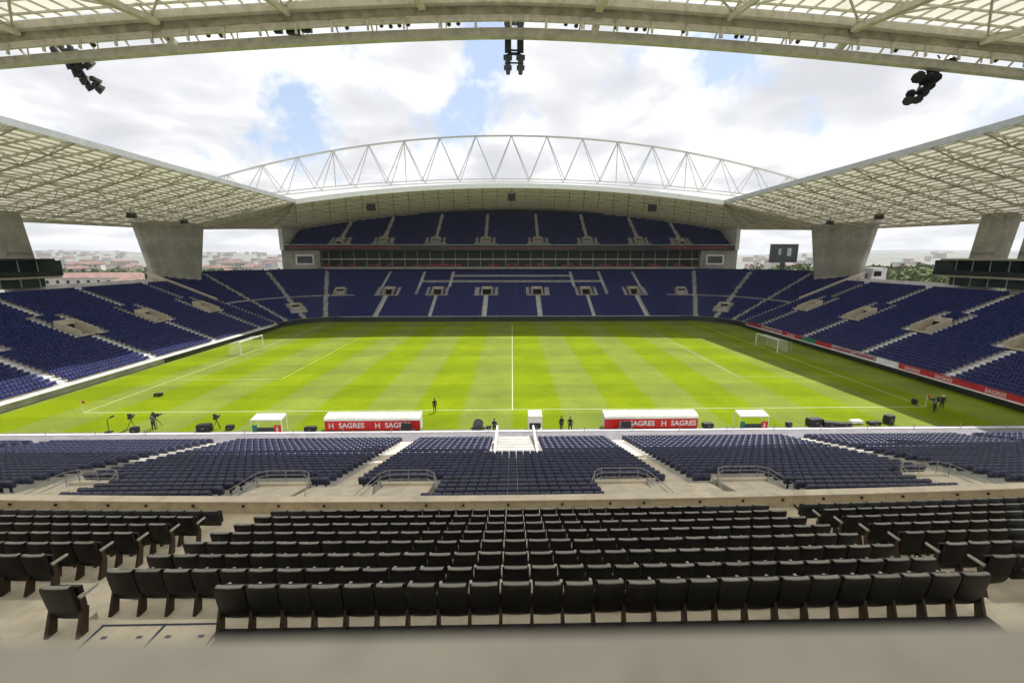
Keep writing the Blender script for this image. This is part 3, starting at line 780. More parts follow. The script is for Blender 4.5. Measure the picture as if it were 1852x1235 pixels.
for s in ind:
    _, zc, x, y, tz, blk, i, k = s
    if blk == 'centre':
        j = i-5 if k == 0 else i
        cnt = 25 if k == 0 else 30
        end = (j == cnt-1)
        if j+1 <= cnt/2: lab = f'dark padded seat, {ordn(j+1)} from the left, centre block, {rowname[k]}'
        else: lab = f'dark padded seat, {ordn(cnt-j)} from the right, centre block, {rowname[k]}'
    elif blk == 'lone': lab = 'lone dark padded seat standing apart left of the nearest row'; end = True
    else:
        end = (blk == 'left' and i == 0)
        lab = f'dark padded seat, {ordn(i+1)} from the gangway, {blk} block, {rowname[k]}'
    src = protoE if end else proto; key = 1 if end else 0
    loc = (x+random.uniform(-.006, .006), y+cy(x)+random.uniform(-.012, .012), tz); rz = math.atan(-0.0026*x)*-1+random.uniform(-.012, .012)
    if not first_used[key]:
        first_used[key] = True; src.location = loc; src.rotation_euler = (0, 0, rz); src['label'] = lab
    else: dup(src, loc, rz, lab)

t = thing('shade_strip', 'added black strip for the shade under the nearest row of dark seats', 'rail', (1.55, 5.74, treads[0][0]))  # added black box, darkens the floor as the seats' shade would
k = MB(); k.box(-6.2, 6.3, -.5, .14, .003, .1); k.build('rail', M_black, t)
# ------------------------------------------------------------------ mass seat mesh writer
def seat_template(kind):
    k = MB()
    if kind == 'dark':
        k.hexa([(-.235, .0, .36), (.235, .0, .36), (.235, .07, .36), (-.235, .07, .36), (-.235, -.05, .85), (.235, -.05, .85), (.235, .02, .85), (-.235, .02, .85)])
        k.hexa([(-.2, .11, .40), (.2, .11, .40), (.2, .2, .38), (-.2, .2, .38), (-.2, .12, .77), (.2, .12, .77), (.2, .19, .75), (-.2, .19, .75)])
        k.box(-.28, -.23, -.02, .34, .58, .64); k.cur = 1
        k.box(-.21, .21, -.045, 0.0, .852, .875)  # same pale sky-sheen strip on the mass seats
    else:      # seat back towards -y? here the backrest is on local +y side, seat faces -y
        k.hexa([(-.235, .14, .36), (.235, .14, .36), (.235, .18, .36), (-.235, .18, .36), (-.232, .20, .73), (.232, .20, .73), (.232, .285, .74), (-.232, .285, .74)])
        k.hexa([(-.232, .15, .735), (.232, .15, .735), (.232, .286, .741), (-.232, .286, .741), (-.20, .14, .80), (.20, .14, .80), (.20, .19, .80), (-.20, .19, .80)])
        k.hexa([(-.2, .02, .38), (.2, .02, .38), (.2, .12, .36), (-.2, .12, .36), (-.2, .08, .68), (.2, .08, .68), (.2, .16, .70), (-.2, .16, .70)])
    return np.array(k.v, float), k.f, k.mi
def mass_mesh(name, items, kind, mats, nfirst=None):
    v, f, mi = seat_template(kind); F = np.array(f)          # all quads
    it = np.array([(a, b, c, d) for a, b, c, d in items]); n = len(it)
    c, s = np.cos(it[:, 3]), np.sin(it[:, 3])
    V = np.empty((n, len(v), 3))
    V[:, :, 0] = v[None, :, 0]*c[:, None]-v[None, :, 1]*s[:, None]+it[:, 0:1]
    V[:, :, 1] = v[None, :, 0]*s[:, None]+v[None, :, 1]*c[:, None]+it[:, 1:2]
    V[:, :, 2] = v[None, :, 2]+it[:, 2:3]
    FF = (F[None]+(np.arange(n)*len(v))[:, None, None]).reshape(-1)
    me = bpy.data.meshes.new(name); me.vertices.add(n*len(v)); me.vertices.foreach_set('co', V.reshape(-1))
    nf = n*len(F); me.loops.add(nf*4); me.polygons.add(nf)
    me.loops.foreach_set('vertex_index', FF.astype(np.int32)); me.polygons.foreach_set('loop_start', np.arange(0, nf*4, 4, dtype=np.int32))
    for m in mats: me.materials.append(m)
    me.polygons.foreach_set('material_index', np.tile(np.array(mi, dtype=np.int32), n))
    if nfirst is not None: me.polygons.foreach_set('material_index', np.repeat((np.arange(n) >= nfirst).astype(np.int32), len(F)))
    me.update(calc_edges=True)
    o = bpy.data.objects.new(name, me); COL.objects.link(o); return o
o = mass_mesh('dark_seats', [(x, y+cy(x), tz, 0) for _, _, x, y, tz, _, _, _ in rest], 'dark', [M_dark, M_topsheen])
tag(o, 'dark padded seats filling the far ends of the side blocks beyond the individual ones', 'seats', kind='stuff')

# individual blue seats: the 300 that show largest, in the last rows before the balcony wall
def blue_seat():
    t = thing('plastic_seat', 'x', 'blue seat', (0, 0, 0), 0, 'blue folding seats of the near lower tier')
    k = MB(); k.hexa([(-.235, .14, .36), (.235, .14, .36), (.235, .18, .36), (-.235, .18, .36), (-.232, .20, .73), (.232, .20, .73), (.232, .285, .74), (-.232, .285, .74)])
    k.hexa([(-.232, .15, .735), (.232, .15, .735), (.232, .286, .741), (-.232, .286, .741), (-.20, .14, .80), (.20, .14, .80), (.20, .19, .80), (-.20, .19, .80)])
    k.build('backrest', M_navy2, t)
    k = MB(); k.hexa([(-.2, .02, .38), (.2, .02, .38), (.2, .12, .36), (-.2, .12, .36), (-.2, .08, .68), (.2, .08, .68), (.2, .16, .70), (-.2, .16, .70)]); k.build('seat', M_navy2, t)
    k = MB(); k.box(-.03, .03, .1, .2, 0, .40); k.build('leg', M_black, t)
    return t
ns_vis = [s for s in near_seats if s[1] > 15.9 and abs(s[0])/(s[1]*.981+11*.195) < 1.19]
ns_vis.sort(key=lambda s: -s[4])
chosen = ns_vis[:300]; chs = set((s[0], s[1]) for s in chosen)
restb = [s for s in near_seats if (s[0], s[1]) not in chs]
bp = blue_seat(); rows_ = {}
for s in chosen: rows_.setdefault(s[4], []).append(s)
firstb = True
rk = sorted(rows_.keys(), reverse=True)
for q, key in enumerate(rk):
    rr = sorted(rows_[key], key=lambda s: s[0]); nn = len(rr)
    rn = 'row closest beyond the tan wall' if q == 0 else f'{ordn(q+1)} row beyond the tan wall'
    for j, s in enumerate(rr):
        lab = (f'blue plastic seat, {ordn(j+1)} from the left in {rn}' if j < nn/2 else f'blue plastic seat, {ordn(nn-j)} from the right in {rn}')
        if firstb: bp.location = s[:3]; bp.rotation_euler = (0, 0, PI); bp['label'] = lab; firstb = False
        else: dup(bp, s[:3], PI, lab)
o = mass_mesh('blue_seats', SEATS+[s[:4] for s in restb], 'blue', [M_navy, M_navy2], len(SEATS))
tag(o, 'thousands of navy blue seats filling the stands around the pitch', 'seats', kind='stuff')

# parapet right in front of the camera
mb = MB(); mb.box(-14, 14, -.6, .255, FZ-6.0, FZ-.262)
pw = mb.build('parapet_wall', M_ledge); tag(pw, 'blurred grey concrete parapet ledge along the bottom edge of the view', 'wall')

# ------------------------------------------------------------------ roofs
def lerp(a, b, t): return tuple(x+(y-x)*t for x, y in zip(a, b))
def roof(name, label, inner, outer, nt, depth, skin_m, rib_every=2, origin=(0,0,0), sag=0.0, fas_m=None, fas=0.9, purl=3, ribr=.10, out_m=None):
    root = thing(name, label, 'roof', origin); O = Vector(origin)
    n = len(inner)
    def top(j, t):
        p = Vector(lerp(inner[j], outer[j], t)); p.z += -.35 + sag*(1-(j/(n-1))**3)*math.sin(PI*t); return p-O
    def bot(j, t):
        p = top(j, t); p.z -= .25+depth*math.sin(PI*min(1, max(0, t)))**.7 if 0 < t < 1 else .3; return p
    k = MB(); nn = nt*2
    for j in range(n-1):
        for i in range(nn):
            t0, t1 = i/nn, (i+1)/nn
            k.quad(top(j, t0), top(j+1, t0), top(j+1, t1), top(j, t1))
    k.build('roof_skin', skin_m, root)
    k = MB()                                  # purlins under the skin along the roof
    for i in range(nt*purl+1):
        t = i/(nt*purl)
        for j in range(n-1):
            a, b = top(j, t)-Vector((0,0,.12)), top(j+1, t)-Vector((0,0,.12)); k.bar(a, b, .10, .2)
    k.build('purlin', M_steel, root)
    k = MB()
    for j in range(0, n):
        for i in range(nt):
            a, b = top(j, i/nt)-Vector((0,0,.3)), top(j, (i+1)/nt)-Vector((0,0,.3)); k.bar(a, b, .14, .26)
    k.build('rafter', M_steel, root)
    k = MB()
    for j in range(0, n, rib_every):
        for i in range(nt):
            t0, t1 = i/nt, (i+1)/nt; tm = (t0+t1)/2
            k.tube(bot(j, t0), bot(j, t1), ribr, 5)
            k.tube(bot(j, t0), top(j, tm), ribr*.6, 4); k.tube(top(j, tm), bot(j, t1), ribr*.6, 4)
    js = list(range(0, n, rib_every))
    for a, b in zip(js[:-1], js[1:]):
        for i in range(1, nt):
            t = i/nt; k.tube(bot(a, t), bot(b, t), ribr*.8, 4)
            m_ = (a+b)//2; k.tube(bot(a, t), top(m_, t), ribr*.5, 4); k.tube(bot(b, t), top(m_, t), ribr*.5, 4)
        for i in range(1, nt-1):
            if (i+a) % 2: k.tube(bot(a, i/nt), bot(b, (i+1)/nt), ribr*.5, 4)
            else: k.tube(bot(b, i/nt), bot(a, (i+1)/nt), ribr*.5, 4)
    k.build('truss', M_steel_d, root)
    k = MB()
    for j in range(n-1):
        a, b = Vector(inner[j])-O, Vector(inner[j+1])-O
        if (a-b).length < .01: continue
        d = (b-a); d.z = 0; d.normalize(); q = Vector((-d.y, d.x, 0))*.16
        dn = Vector((0,0,fas))
        k.hexa([a-q-dn, b-q-dn, b+q-dn, a+q-dn, a-q, b-q, b+q, a+q])
    k.build('edge_beam', fas_m or M_grey, root)
    k = MB()
    for j in range(n-1):
        a, b = Vector(outer[j])-O, Vector(outer[j+1])-O
        k.bar(a-Vector((0,0,.5)), b-Vector((0,0,.5)), .4, .7)
    k.build('outer_beam', out_m or M_steel_d, root)
    return root
for sg in (-1, 1):
    n = 27
    inn = []; out = []
    for j in range(n):
        s = j/(n-1); Y = 30+s*80
        inn.append((sg*(57.6-(Y-50)*.076), Y, 33.9-(Y-50)*.030))
        Yo = 26+s*103
        out.append((sg*97, Yo, 25.6+max(0, s-.5)*2.4))
    roof('stadium_roof', ('beige translucent roof on concrete columns over the left stand' if sg < 0 else 'beige translucent roof on concrete columns over the right stand, next to the scoreboard'),
         inn, out, 9, 1.9, M_panel2, 2, (sg*80, 75, 30), sag=.9, fas_m=M_grey, fas=.85)
inn = []; out = []
cl = [(-97, 129, 26.8), (-93, 136, 27.3), (-88, 144, 27.9), (-84, 153, 28.4), (-80, 162, 28.9)]
for p in cl[:-1]: inn.append((-53, 110, 32.1)); out.append(p)
nn_ = 28
for j in range(nn_+1):
    f = -1+2*j/nn_; xi = 53*f; xo = 79*f
    inn.append((xi, 116-6*f*f, 36.9-4.8*f*f)); out.append((xo, 177-14*f*f, 37.5-8.4*f*f))
for p in cl[:-1][::-1]: inn.append((53, 110, 32.1)); out.append((-p[0], p[1], p[2]))
inn = [tuple(Vector(p)) for p in inn]
roof('stadium_roof', 'arched beige roof over the two-tier stand across the pitch, below the white arch truss', inn, out, 10, 1.5, M_panel3, 1, (0, 140, 34), sag=.0, fas_m=M_white, fas=1.15, out_m=M_white)  # white outer beam imitates the bright sky gap above the back wall
mb = MB()
for a, b in zip(out[4:-4][:-1], out[4:-4][1:]):
    mb.hexa([(a[0], a[1]-123-.3, 14), (b[0], b[1]-123-.3, 14), (b[0], b[1]-123, 14), (a[0], a[1]-123, 14), (a[0], a[1]-123-.3, a[2]-.6), (b[0], b[1]-123-.3, b[2]-.6), (b[0], b[1]-123, b[2]-.6), (a[0], a[1]-123, a[2]-.6)])
mb.build('back_wall', M_conc_col, far)

# near roof: overhead edge with catwalk ---------------------------------------
def zc(x): return 38.55-.0117*(x*x+4)**.715
nr = thing('stadium_roof', 'beige steel roof edge with catwalk and translucent panels overhead across the top of the view', 'roof', (0, 44, 38))
NX = frange(-62, 62, 1.55)
def nl(x, y, z_): return (x, y-44, z_-38)
k = MB()      # lower edge beam
for a, b in zip(NX[:-1], NX[1:]):
    y0, y1 = 44.6, 45.3
    k.hexa([nl(a, y0, zc(a)), nl(b, y0, zc(b)), nl(b, y1, zc(b)), nl(a, y1, zc(a)), nl(a, y0, zc(a)+.72), nl(b, y0, zc(b)+.72), nl(b, y1, zc(b)+.72), nl(a, y1, zc(a)+.72)])
k.build('edge_beam', M_steel, nr)
k = MB()      # band of the catwalk
for a, b in zip(NX[:-1], NX[1:]):
    y0, y1 = 43.2, 43.45
    for zo, zh in ((.62, .62), (1.42, .12)):
        k.hexa([nl(a, y0, zc(a)+zo), nl(b, y0, zc(b)+zo), nl(b, y1, zc(b)+zo), nl(a, y1, zc(a)+zo), nl(a, y0, zc(a)+zo+zh), nl(b, y0, zc(b)+zo+zh), nl(b, y1, zc(b)+zo+zh), nl(a, y1, zc(a)+zo+zh)])
k.build('catwalk_panel', M_steel, nr)
k = MB()
for a, b in zip(NX[:-1], NX[1:]):
    y0, y1 = 43.46, 44.5
    k.hexa([nl(a, y0, zc(a)+1.24), nl(b, y0, zc(b)+1.24), nl(b, y1, zc(b)+1.24), nl(a, y1, zc(a)+1.24), nl(a, y0, zc(a)+1.3), nl(b, y0, zc(b)+1.3), nl(b, y1, zc(b)+1.3), nl(a, y1, zc(a)+1.3)])
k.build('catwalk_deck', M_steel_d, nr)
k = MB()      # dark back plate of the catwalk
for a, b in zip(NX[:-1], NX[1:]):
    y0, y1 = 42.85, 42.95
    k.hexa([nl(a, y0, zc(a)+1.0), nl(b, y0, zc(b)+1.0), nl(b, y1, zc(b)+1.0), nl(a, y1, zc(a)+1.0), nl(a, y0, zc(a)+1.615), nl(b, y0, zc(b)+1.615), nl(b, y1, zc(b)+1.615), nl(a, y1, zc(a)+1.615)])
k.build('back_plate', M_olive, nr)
k = MB()      # upper beam
for a, b in zip(NX[:-1], NX[1:]):
    y0, y1 = 42.3, 43.0
    k.hexa([nl(a, y0, zc(a)+1.62), nl(b, y0, zc(b)+1.62), nl(b, y1, zc(b)+1.62), nl(a, y1, zc(a)+1.62), nl(a, y0, zc(a)+2.25), nl(b, y0, zc(b)+2.25), nl(b, y1, zc(b)+2.25), nl(a, y1, zc(a)+2.25)])
k.build('upper_beam', M_steel, nr)
k = MB()
for i, x in enumerate(frange(-60.8, 60.8, 3.2)):
    k.bar(nl(x, 44.7, zc(x)+.6), nl(x, 43.0, zc(x)+1.9), .12, .16)
    k.box(x-.09, x+.09, -.98, -.80, zc(x)+.1-38, zc(x)+1.7-38)
    if i % 2: k.box(x+.35, x+.45, .45, .55, zc(x)+.7-38, zc(x)+2.1-38)
k.build('hanger', M_steel, nr)
def nskin(x, t): # t 0 at edge .. 1 back
    return (x*(1+.25*t), 42.4-50*t-44, zc(x)+2.45-4.5*t+1.5*math.sin(PI*t)-38)
k = MB(); TS = [0, .03, .06, .1, .14, .2, .3, .45, .6, .8, 1]
for a, b in zip(NX[:-1], NX[1:]):
    for t0, t1 in zip(TS[:-1], TS[1:]): k.quad(nskin(a, t0), nskin(b, t0), nskin(b, t1), nskin(a, t1))
k.build('roof_skin', M_panel, nr)
k = MB()
for x in frange(-62, 62, 1.55):
    for t0, t1 in zip(TS[:7], TS[1:8]):
        a, b = Vector(nskin(x, t0)), Vector(nskin(x, t1)); a.z -= .1; b.z -= .1; k.bar(a, b, .1, .16)
k.build('rafter', M_steel, nr)
k = MB()
for t in (.02, .055, .09, .125, .165, .21, .26, .32, .4, .5, .6, .7, .8, .9):
    for a, b in zip(NX[::2][:-1], NX[::2][1:]):
        p, q = Vector(nskin(a, t)), Vector(nskin(b, t)); p.z -= .26; q.z -= .26; k.bar(p, q, .12, .16)
k.build('purlin', M_steel, nr)
k = MB()
for x in (-55, -43, -31, -19.5, -7.8, 7.8, 19.5, 31, 43, 55):
    big = abs(x) in (31, 7.8, 55)
    w_ = .62 if big else .3
    if big and x != -7.8: k.bar(nl(x, 45, zc(x)+.35), nl(x*1.02, 42.6, zc(x)+1.9), w_, .4)
    a = Vector(nl(x*1.0, 42.7, zc(x)+1.5)); b = Vector(nskin(x*1.06, .35)); b.z -= 2.0
    k.bar(a, b, w_, .45)
    for q in range(7):
        t0 = q/7; p = a.lerp(b, t0); p2 = a.lerp(b, (q+1)/7); tt = (q+.5)/7*.35; u = Vector(nskin(x*(1+.06*(q+.5)/7), tt)); u.z -= .3
        k.tube(p, u, .09, 5); k.tube(u, p2, .09, 5)
for a, b in zip((-55, -43, -31, -19.5, -7.8, 7.8, 19.5, 31, 43), (-43, -31, -19.5, -7.8, 7.8, 19.5, 31, 43, 55)):
    p = Vector(nl(a, 42.2, zc(a)+1.9)); q = Vector(nskin((a+b)/2, .1)); q.z -= .6; r_ = Vector(nl(b, 42.2, zc(b)+1.9))
    k.tube(p, q, .1, 5); k.tube(q, r_, .1, 5)
    q2 = Vector(nskin(a*1.06, .2)); q2.z -= 1.5; q3 = Vector(nskin(b*1.06, .2)); q3.z -= 1.5
    k.tube(q2, q, .1, 5); k.tube(q, q3, .1, 5); k.tube(q2, q3, .12, 5)
k.build('truss', M_steel, nr)

# ------------------------------------------------------------------ arch truss over the far roof
at = thing('arch_truss', 'long white steel arch truss spanning above the far roof against the clouds', 'truss', (0, 122, 38))
def atop(x): return 49.9-10.4*(x/77.0)**2
def abot(x): return 38.6-3.3*(x/60.0)**2
k = MB(); xs = frange(-85.5, 85.5, 9.5)
for a, b in zip(frange(-90, 90, 3)[:-1], frange(-90, 90, 3)[1:]):
    for yy in (-.35, .35): k.tube((a, yy, atop(a)-38), (b, yy, atop(b)-38), .17, 6)
k.build('top_chord', M_grey, at)
k = MB()
for a, b in zip(frange(-88, 88, 4)[:-1], frange(-88, 88, 4)[1:]):
    for yy in (-2.2, 2.2): k.tube((a, yy, abot(a)-38), (b, yy, abot(b)-38), .16, 6)
for x in frange(-80.75, 80.75, 9.5): k.tube((x, -2.2, abot(x)-38), (x, 2.2, abot(x)-38), .1, 5)
k.build('bottom_chord', M_grey, at)
k = MB()
for x in xs:
    for dx_ in (-4.75, 4.75):
        xb = x+dx_
        if abs(xb) > 84: continue
        for yy in (-2.2, 2.2): k.tube((x, yy*.16, atop(x)-38), (xb, yy, abot(xb)-38), .115, 5)
for x in (-47.5, -28.5, 28.5, 47.5): k.tube((x, 0, atop(x)-38), (x, 0, abot(x)-38), .12, 5)
k.build('web', M_grey, at)

# ------------------------------------------------------------------ columns
def column(loc, wt, wb, th, ztop, rz, label, lean=0, group='concrete columns carrying the side roofs'):
    k = MB(); x, y, z0_ = loc
    def ring(w, t, z, off, c=.35):
        return [(-t/2+off, -w/2+c, z), (-t/2+c+off, -w/2, z), (t/2-c+off, -w/2, z), (t/2+off, -w/2+c, z), (t/2+off, w/2-c, z), (t/2-c+off, w/2, z), (-t/2+c+off, w/2, z), (-t/2+off, w/2-c, z)]
    A = ring(wb, th, 0, 0); B = ring(wt, th*1.1, ztop-z0_, lean)
    for i in range(8):
        j = (i+1) % 8; k.quad(A[i], A[j], B[j], B[i])
    k.poly(A[::-1]); k.poly(B)
    o = k.build('concrete_column', M_conc_col); o.location = (x, y, z0_); o.rotation_euler = (0, 0, rz)
    tag(o, label, 'column', group); return o
for sg in (-1, 1):
    nm = 'left' if sg < 0 else 'right'
    ang = math.atan2(.5, .866)*(-sg)*-1*-1
    column((sg*89.6, 117, 8), 15.4, 9.2, 2.3, 27.2, sg*R(30), f'broad flaring concrete column behind the corner of the {nm} stand' + (', beside the scoreboard' if sg > 0 else ', beside the red-roofed building'))
    column((sg*91.2, 82.5, 8), 5.2, 5.0, 2.6, 27.0, 0, f'narrow leaning concrete column above the glazed suites of the {nm} stand, next to the broad corner column', lean=sg*2.4)
    if sg > 0: column((sg*91.2, 74.2, 8), 5.2, 5.0, 2.6, 27.0, 0, f'concrete column at the far {nm} edge of the picture above the glazed suites', lean=sg*2.4)
# glazed suites over side stands
for sg in (-1, 1):
    nm = 'left' if sg < 0 else 'right'
    y1 = 87.5 if sg < 0 else 89.5
    g = thing('suite_block', f'dark glazed two-storey suite block on top of the {nm} stand', 'building', (sg*89, 65, 12.6))
    def gb(name, m, xa, xb, ya, yb_, za, zb):
        k = MB(); x0, x1 = sorted((sg*xa, sg*xb)); k.box(x0, x1, ya-65, yb_-65, za, zb); return k.build(name, m, g)
    gb('lower_glazing', M_gglass, .35, 3.4, 30, y1-3.5, 0.1, 1.7)
    gb('floor_slab', M_steel_d, -1.0, 3.6, 30, y1-1.5, 1.71, 2.05)
    gb('balcony_front', M_board, -1.0, -.85, 30, y1-1.5, 2.06, 3.0)
    gb('upper_glazing', M_glass, .2, 3.4, 30, y1-4, 2.06, 5.0)
    gb('glass_screen', M_gglass, .2, .35, y1-3.9, y1, 2.06, 5.0)
    gb('roof_slab', M_board if sg < 0 else M_steel_d, -1.3, 4, 30, y1-2.5, 5.01, 5.35)
    k = MB()
    for y in frange(32, y1-4.5, 3.2):
        x0, x1 = sorted((sg*.1, sg*.19)); k.box(x0, x1, y-.08-65, y+.08-65, 2.06, 5.0); 
        x0, x1 = sorted((sg*.24, sg*.34)); k.box(x0, x1, y-.08-65, y+.08-65, 0.1, 1.7)
    k.build('mullion', M_steel_d, g)
# ------------------------------------------------------------------ scoreboard
sb = thing('scoreboard', 'dark scoreboard on a post against the sky, left of the broad right column', 'scoreboard', (94.3, 149, 12)); sb.scale = (.87, 1, 1)
k = MB(); k.box(-.7, .7, -.5, .5, -12, 4.6); k.build('post', M_black, sb)
k = MB(); k.box(-5.3, 5.3, -.4, .6, 4.3, 10.6); 
k.build('housing', M_black, sb)
k = MB(); k.box(-4.7, 4.7, -.46, -.405, 4.9, 10.0); k.build('screen', M_glass, sb)
k = MB()
for x in (-5.1, 5.1): k.box(x-.2, x+.2, -.55, -.41, 4.3, 10.6)
k.box(-4.9, 4.9, -.55, -.41, 10.2, 10.6); k.box(-4.9, 4.9, -.55, -.41, 4.3, 4.7)
k.build('frame', M_lamp, sb)
k = MB(); k.box(-2.6, -1.6, -.7, -.47, 7.0, 9.0); k.box(1.0, 2.6, -.6, -.47, 6.6, 9.2); k.build('lamp', M_grey, sb)
# white tower stub beside the right column
tw = thing('stair_tower', 'small white concrete stair head between the right column and the wooded hill', 'tower', (95.6, 113, 0))
k = MB(); k.hexa([(-3, -2, 0), (2.6, -2, 0), (2.6, 2, 0), (-3, 2, 0), (-1.0, -2, 15.4), (2.6, -2, 15.4), (2.6, 2, 15.4), (-1.0, 2, 15.4)]); k.build('shaft', M_aisle, tw)
k = MB(); k.box(-.8, 1.2, -2.05, -2.01, 13.3, 14.6); k.build('opening', M_recess, tw)

# ------------------------------------------------------------------ roof lights and speaker rigs
def rig():
    t = thing('speaker_rig', 'x', 'speaker rig', (0, 0, 0))
    for sx in (-1, 1):
        k = MB()
        for i in range(6):
            z0_ = 1.2-i*.42; yy = -.05*i*i*.35
            k.hexa([(sx*.62-.28, yy-.35, z0_-.4), (sx*.62+.28, yy-.35, z0_-.4), (sx*.62+.28, yy+.3, z0_-.36), (sx*.62-.28, yy+.3, z0_-.36), (sx*.62-.28, yy-.3, z0_-.02), (sx*.62+.28, yy-.3, z0_-.02), (sx*.62+.28, yy+.35, z0_-.02), (sx*.62-.28, yy+.35, z0_-.02)])
        k.build('speaker_column', M_black, t)
        k = MB()
        k.box(sx*.62-.42, sx*.62+.42, -.3, .3, -1.72, -1.45)
        k.tube((sx*.62, -.1, -1.4), (sx*.62, -.15, -2.2), .22, 8, .3); k.box(sx*.62-.38, sx*.62+.38, -.3, .3, -2.6, -2.36)
        k.tube((sx*.62, -.1, -2.3), (sx*.6, -.2, -3.1), .3, 8, .2)
        k.build('lamp', M_lamp, t)
    k = MB()
    k.box(-.95, .95, -.15, .15, 1.25, 1.45); k.box(-.6, .6, -.1, .1, -1.35, -1.15); k.box(-.3, .3, -.1, .1, -1.0, -.9); k.box(-.6, .6, -.08, .08, -2.1, -2.0)
    for sx in (-.33, .33): k.tube((sx, 0, 1.3), (sx, 0, -1.2), .05)
    k.build('frame', M_black, t)
    return t
r0 = rig(); r0.location = (.3, 45.9, zc(0)+.3); r0['label'] = 'black hanging speaker and lamp rig at the middle of the roof edge above'; r0['group'] = 'rigs hanging from the roof edge'
def arr():   # bank of floodlights seen obliquely
    t = thing('floodlight_bank', 'x', 'floodlights', (0, 0, 0))
    k = MB(); k.bar((-1.6, 0, 1.3), (.9, 0, -.2), .16); k.bar((-1.6, 0, .5), (1.6, 0, -.2), .16); k.bar((.2, 0, .2), (1.3, 0, -2.1), .14); k.tube((-1.2, 0, .9), (-1.2, -.8, 2.0), .07); k.build('frame', M_black, t)
    for (x, z_, r_, a) in [(q[0], q[1], q[2]*1.4, q[3]) for q in ((-1.5, 1.2, .45, .3), (-.75, .95, .5, .2), (.1, .9, .42, 0), (-.3, -.2, .42, .2), (.45, -.3, .45, .4), (1.2, -.15, .42, .7), (.1, -.9, .36, .2), (.6, -1.5, .4, .5), (1.0, -2.1, .34, .5), (1.65, -1.7, .3, .9), (1.8, -2.3, .34, .9))]:
        k = MB(); c = math.cos(a); s_ = math.sin(a)
        k.tube((x, .1, z_), (x+.35*s_, .35, z_-.4*c), r_*.75, 8, r_); k.box(x-.18, x+.18, -.2, .1, z_-.15, z_+.25)
        k.build('lamp', M_black, t)
    return t
a0 = arr(); a0.location = (-41.6, 45.6, zc(42)+.5); a0['label'] = 'black floodlight bank hanging below the left part of the roof edge above'; a0['group'] = 'rigs hanging from the roof edge'
a1 = dup(a0, (41.4, 45.6, zc(42)-.1), PI, 'black floodlight bank hanging below the right part of the roof edge above')
def fix_light(nm, x, y, z_, label, s=1):
    t = thing('floodlight', label, 'floodlight', (x, y, z_), 0, 'small floodlights on the roof catwalk')
    k = MB(); k.box(-.38*s, .38*s, -.2, .2, -.26*s, .26*s); k.box(-.3*s, .3*s, .2, .3, -.2*s, .2*s); k.build('housing', M_black, t)
    k = MB(); k.bar((-.42*s, 0, 0), (-.42*s, -.1, .5*s), .05); k.bar((.42*s, 0, 0), (.42*s, -.1, .5*s), .05); k.bar((-.42*s, -.1, .5*s), (.42*s, -.1, .5*s), .05); k.build('bracket', M_steel_d, t)
for i, (px, s, lab) in enumerate([(10, 1.3, 'large dark floodlight at the left end of the catwalk overhead'), (36, 1.2, 'second dark floodlight from the left end of the catwalk'), (528, .9, 'small end lamp of the dark trio on the left half of the catwalk'), (553, 1.5, 'broad middle lamp of the dark trio on the left half of the catwalk'), (577, 1.1, 'upright lamp at the right of the dark trio on the catwalk')]):
    u = (px-927)/770; x = u*41.0
    fix_light('', x, 44.1, zc(x)+.95, lab, s)
fs = thing('spotlight', 'x', 'spotlight', (0, 0, 0), 0, 'tiny spotlights along the catwalk')
k = MB(); k.tube((0, -.12, 0), (0, .2, -.1), .16, 8, .2); k.box(-.05, .05, -.1, .02, .1, .36); k.build('lamp_head', M_black, fs)
pxs = [212, 342, 408, 430, 645, 704, 720, 735, 750, 820, 836, 1022, 1040, 1110, 1130, 1145, 1160, 1228, 1322, 1332, 1420, 1432, 1610, 1795]
for i, px in enumerate(pxs):
    x = (px-927)/770*41.0; lab = f'tiny black spotlight on the catwalk, {ordn(i+1)} of them from the left' if i < 12 else f'tiny black spotlight on the catwalk, {ordn(len(pxs)-i)} of them from the right'
    if i == 0: fs.location = (x, 44.0, zc(x)+.9); fs['label'] = lab
    else: dup(fs, (x, 44.0, zc(x)+.9+.05*(i % 3)), 0, lab)
for x, lab in ((-40, 'dark square floodlight under the left part of the arched far roof'), (0, 'dark square floodlight under the middle of the arched far roof'), (40.5, 'dark square floodlight under the right part of the arched far roof')):
    zt_ = 36.9-4.8*(x/53)**2 - .4
    t = thing('floodlight', lab, 'floodlight', (x, 127, zt_-1.6), 0, 'square floodlights under the far roof')
    k = MB(); k.box(-1.1, 1.1, -.5, .5, -1.0, 1.0); k.build('housing', M_black, t)
    k = MB(); 
    for xx in (-.55, .55):
        for z_ in (-.5, .5): k.box(xx-.45, xx+.45, -.56, -.501, z_-.4, z_+.4)
    k.build('lamp', M_lamp, t)
    k = MB(); k.bar((-.7, 0, 1.0), (-.7, 0, 1.9), .1); k.bar((.7, 0, 1.0), (.7, 0, 1.9), .1); k.build('bracket', M_steel_d, t)
for sg in (-1, 1):
    for q, Y in enumerate((112, 97)):
        x = sg*82; z_ = 27.0
        t = thing('floodlight', f'small dark lamp under the {"left" if sg < 0 else "right"} roof near the corner column' + (', farther one' if q == 0 else ', nearer one'), 'floodlight', (x, Y, z_), 0, 'small lamps under the side roofs')
        k = MB(); k.box(-.7, .7, -.5, .5, -.5, .5); k.build('housing', M_black, t); k = MB(); k.bar((0, 0, .5), (0, 0, 1.6), .12); k.build('bracket', M_black, t)

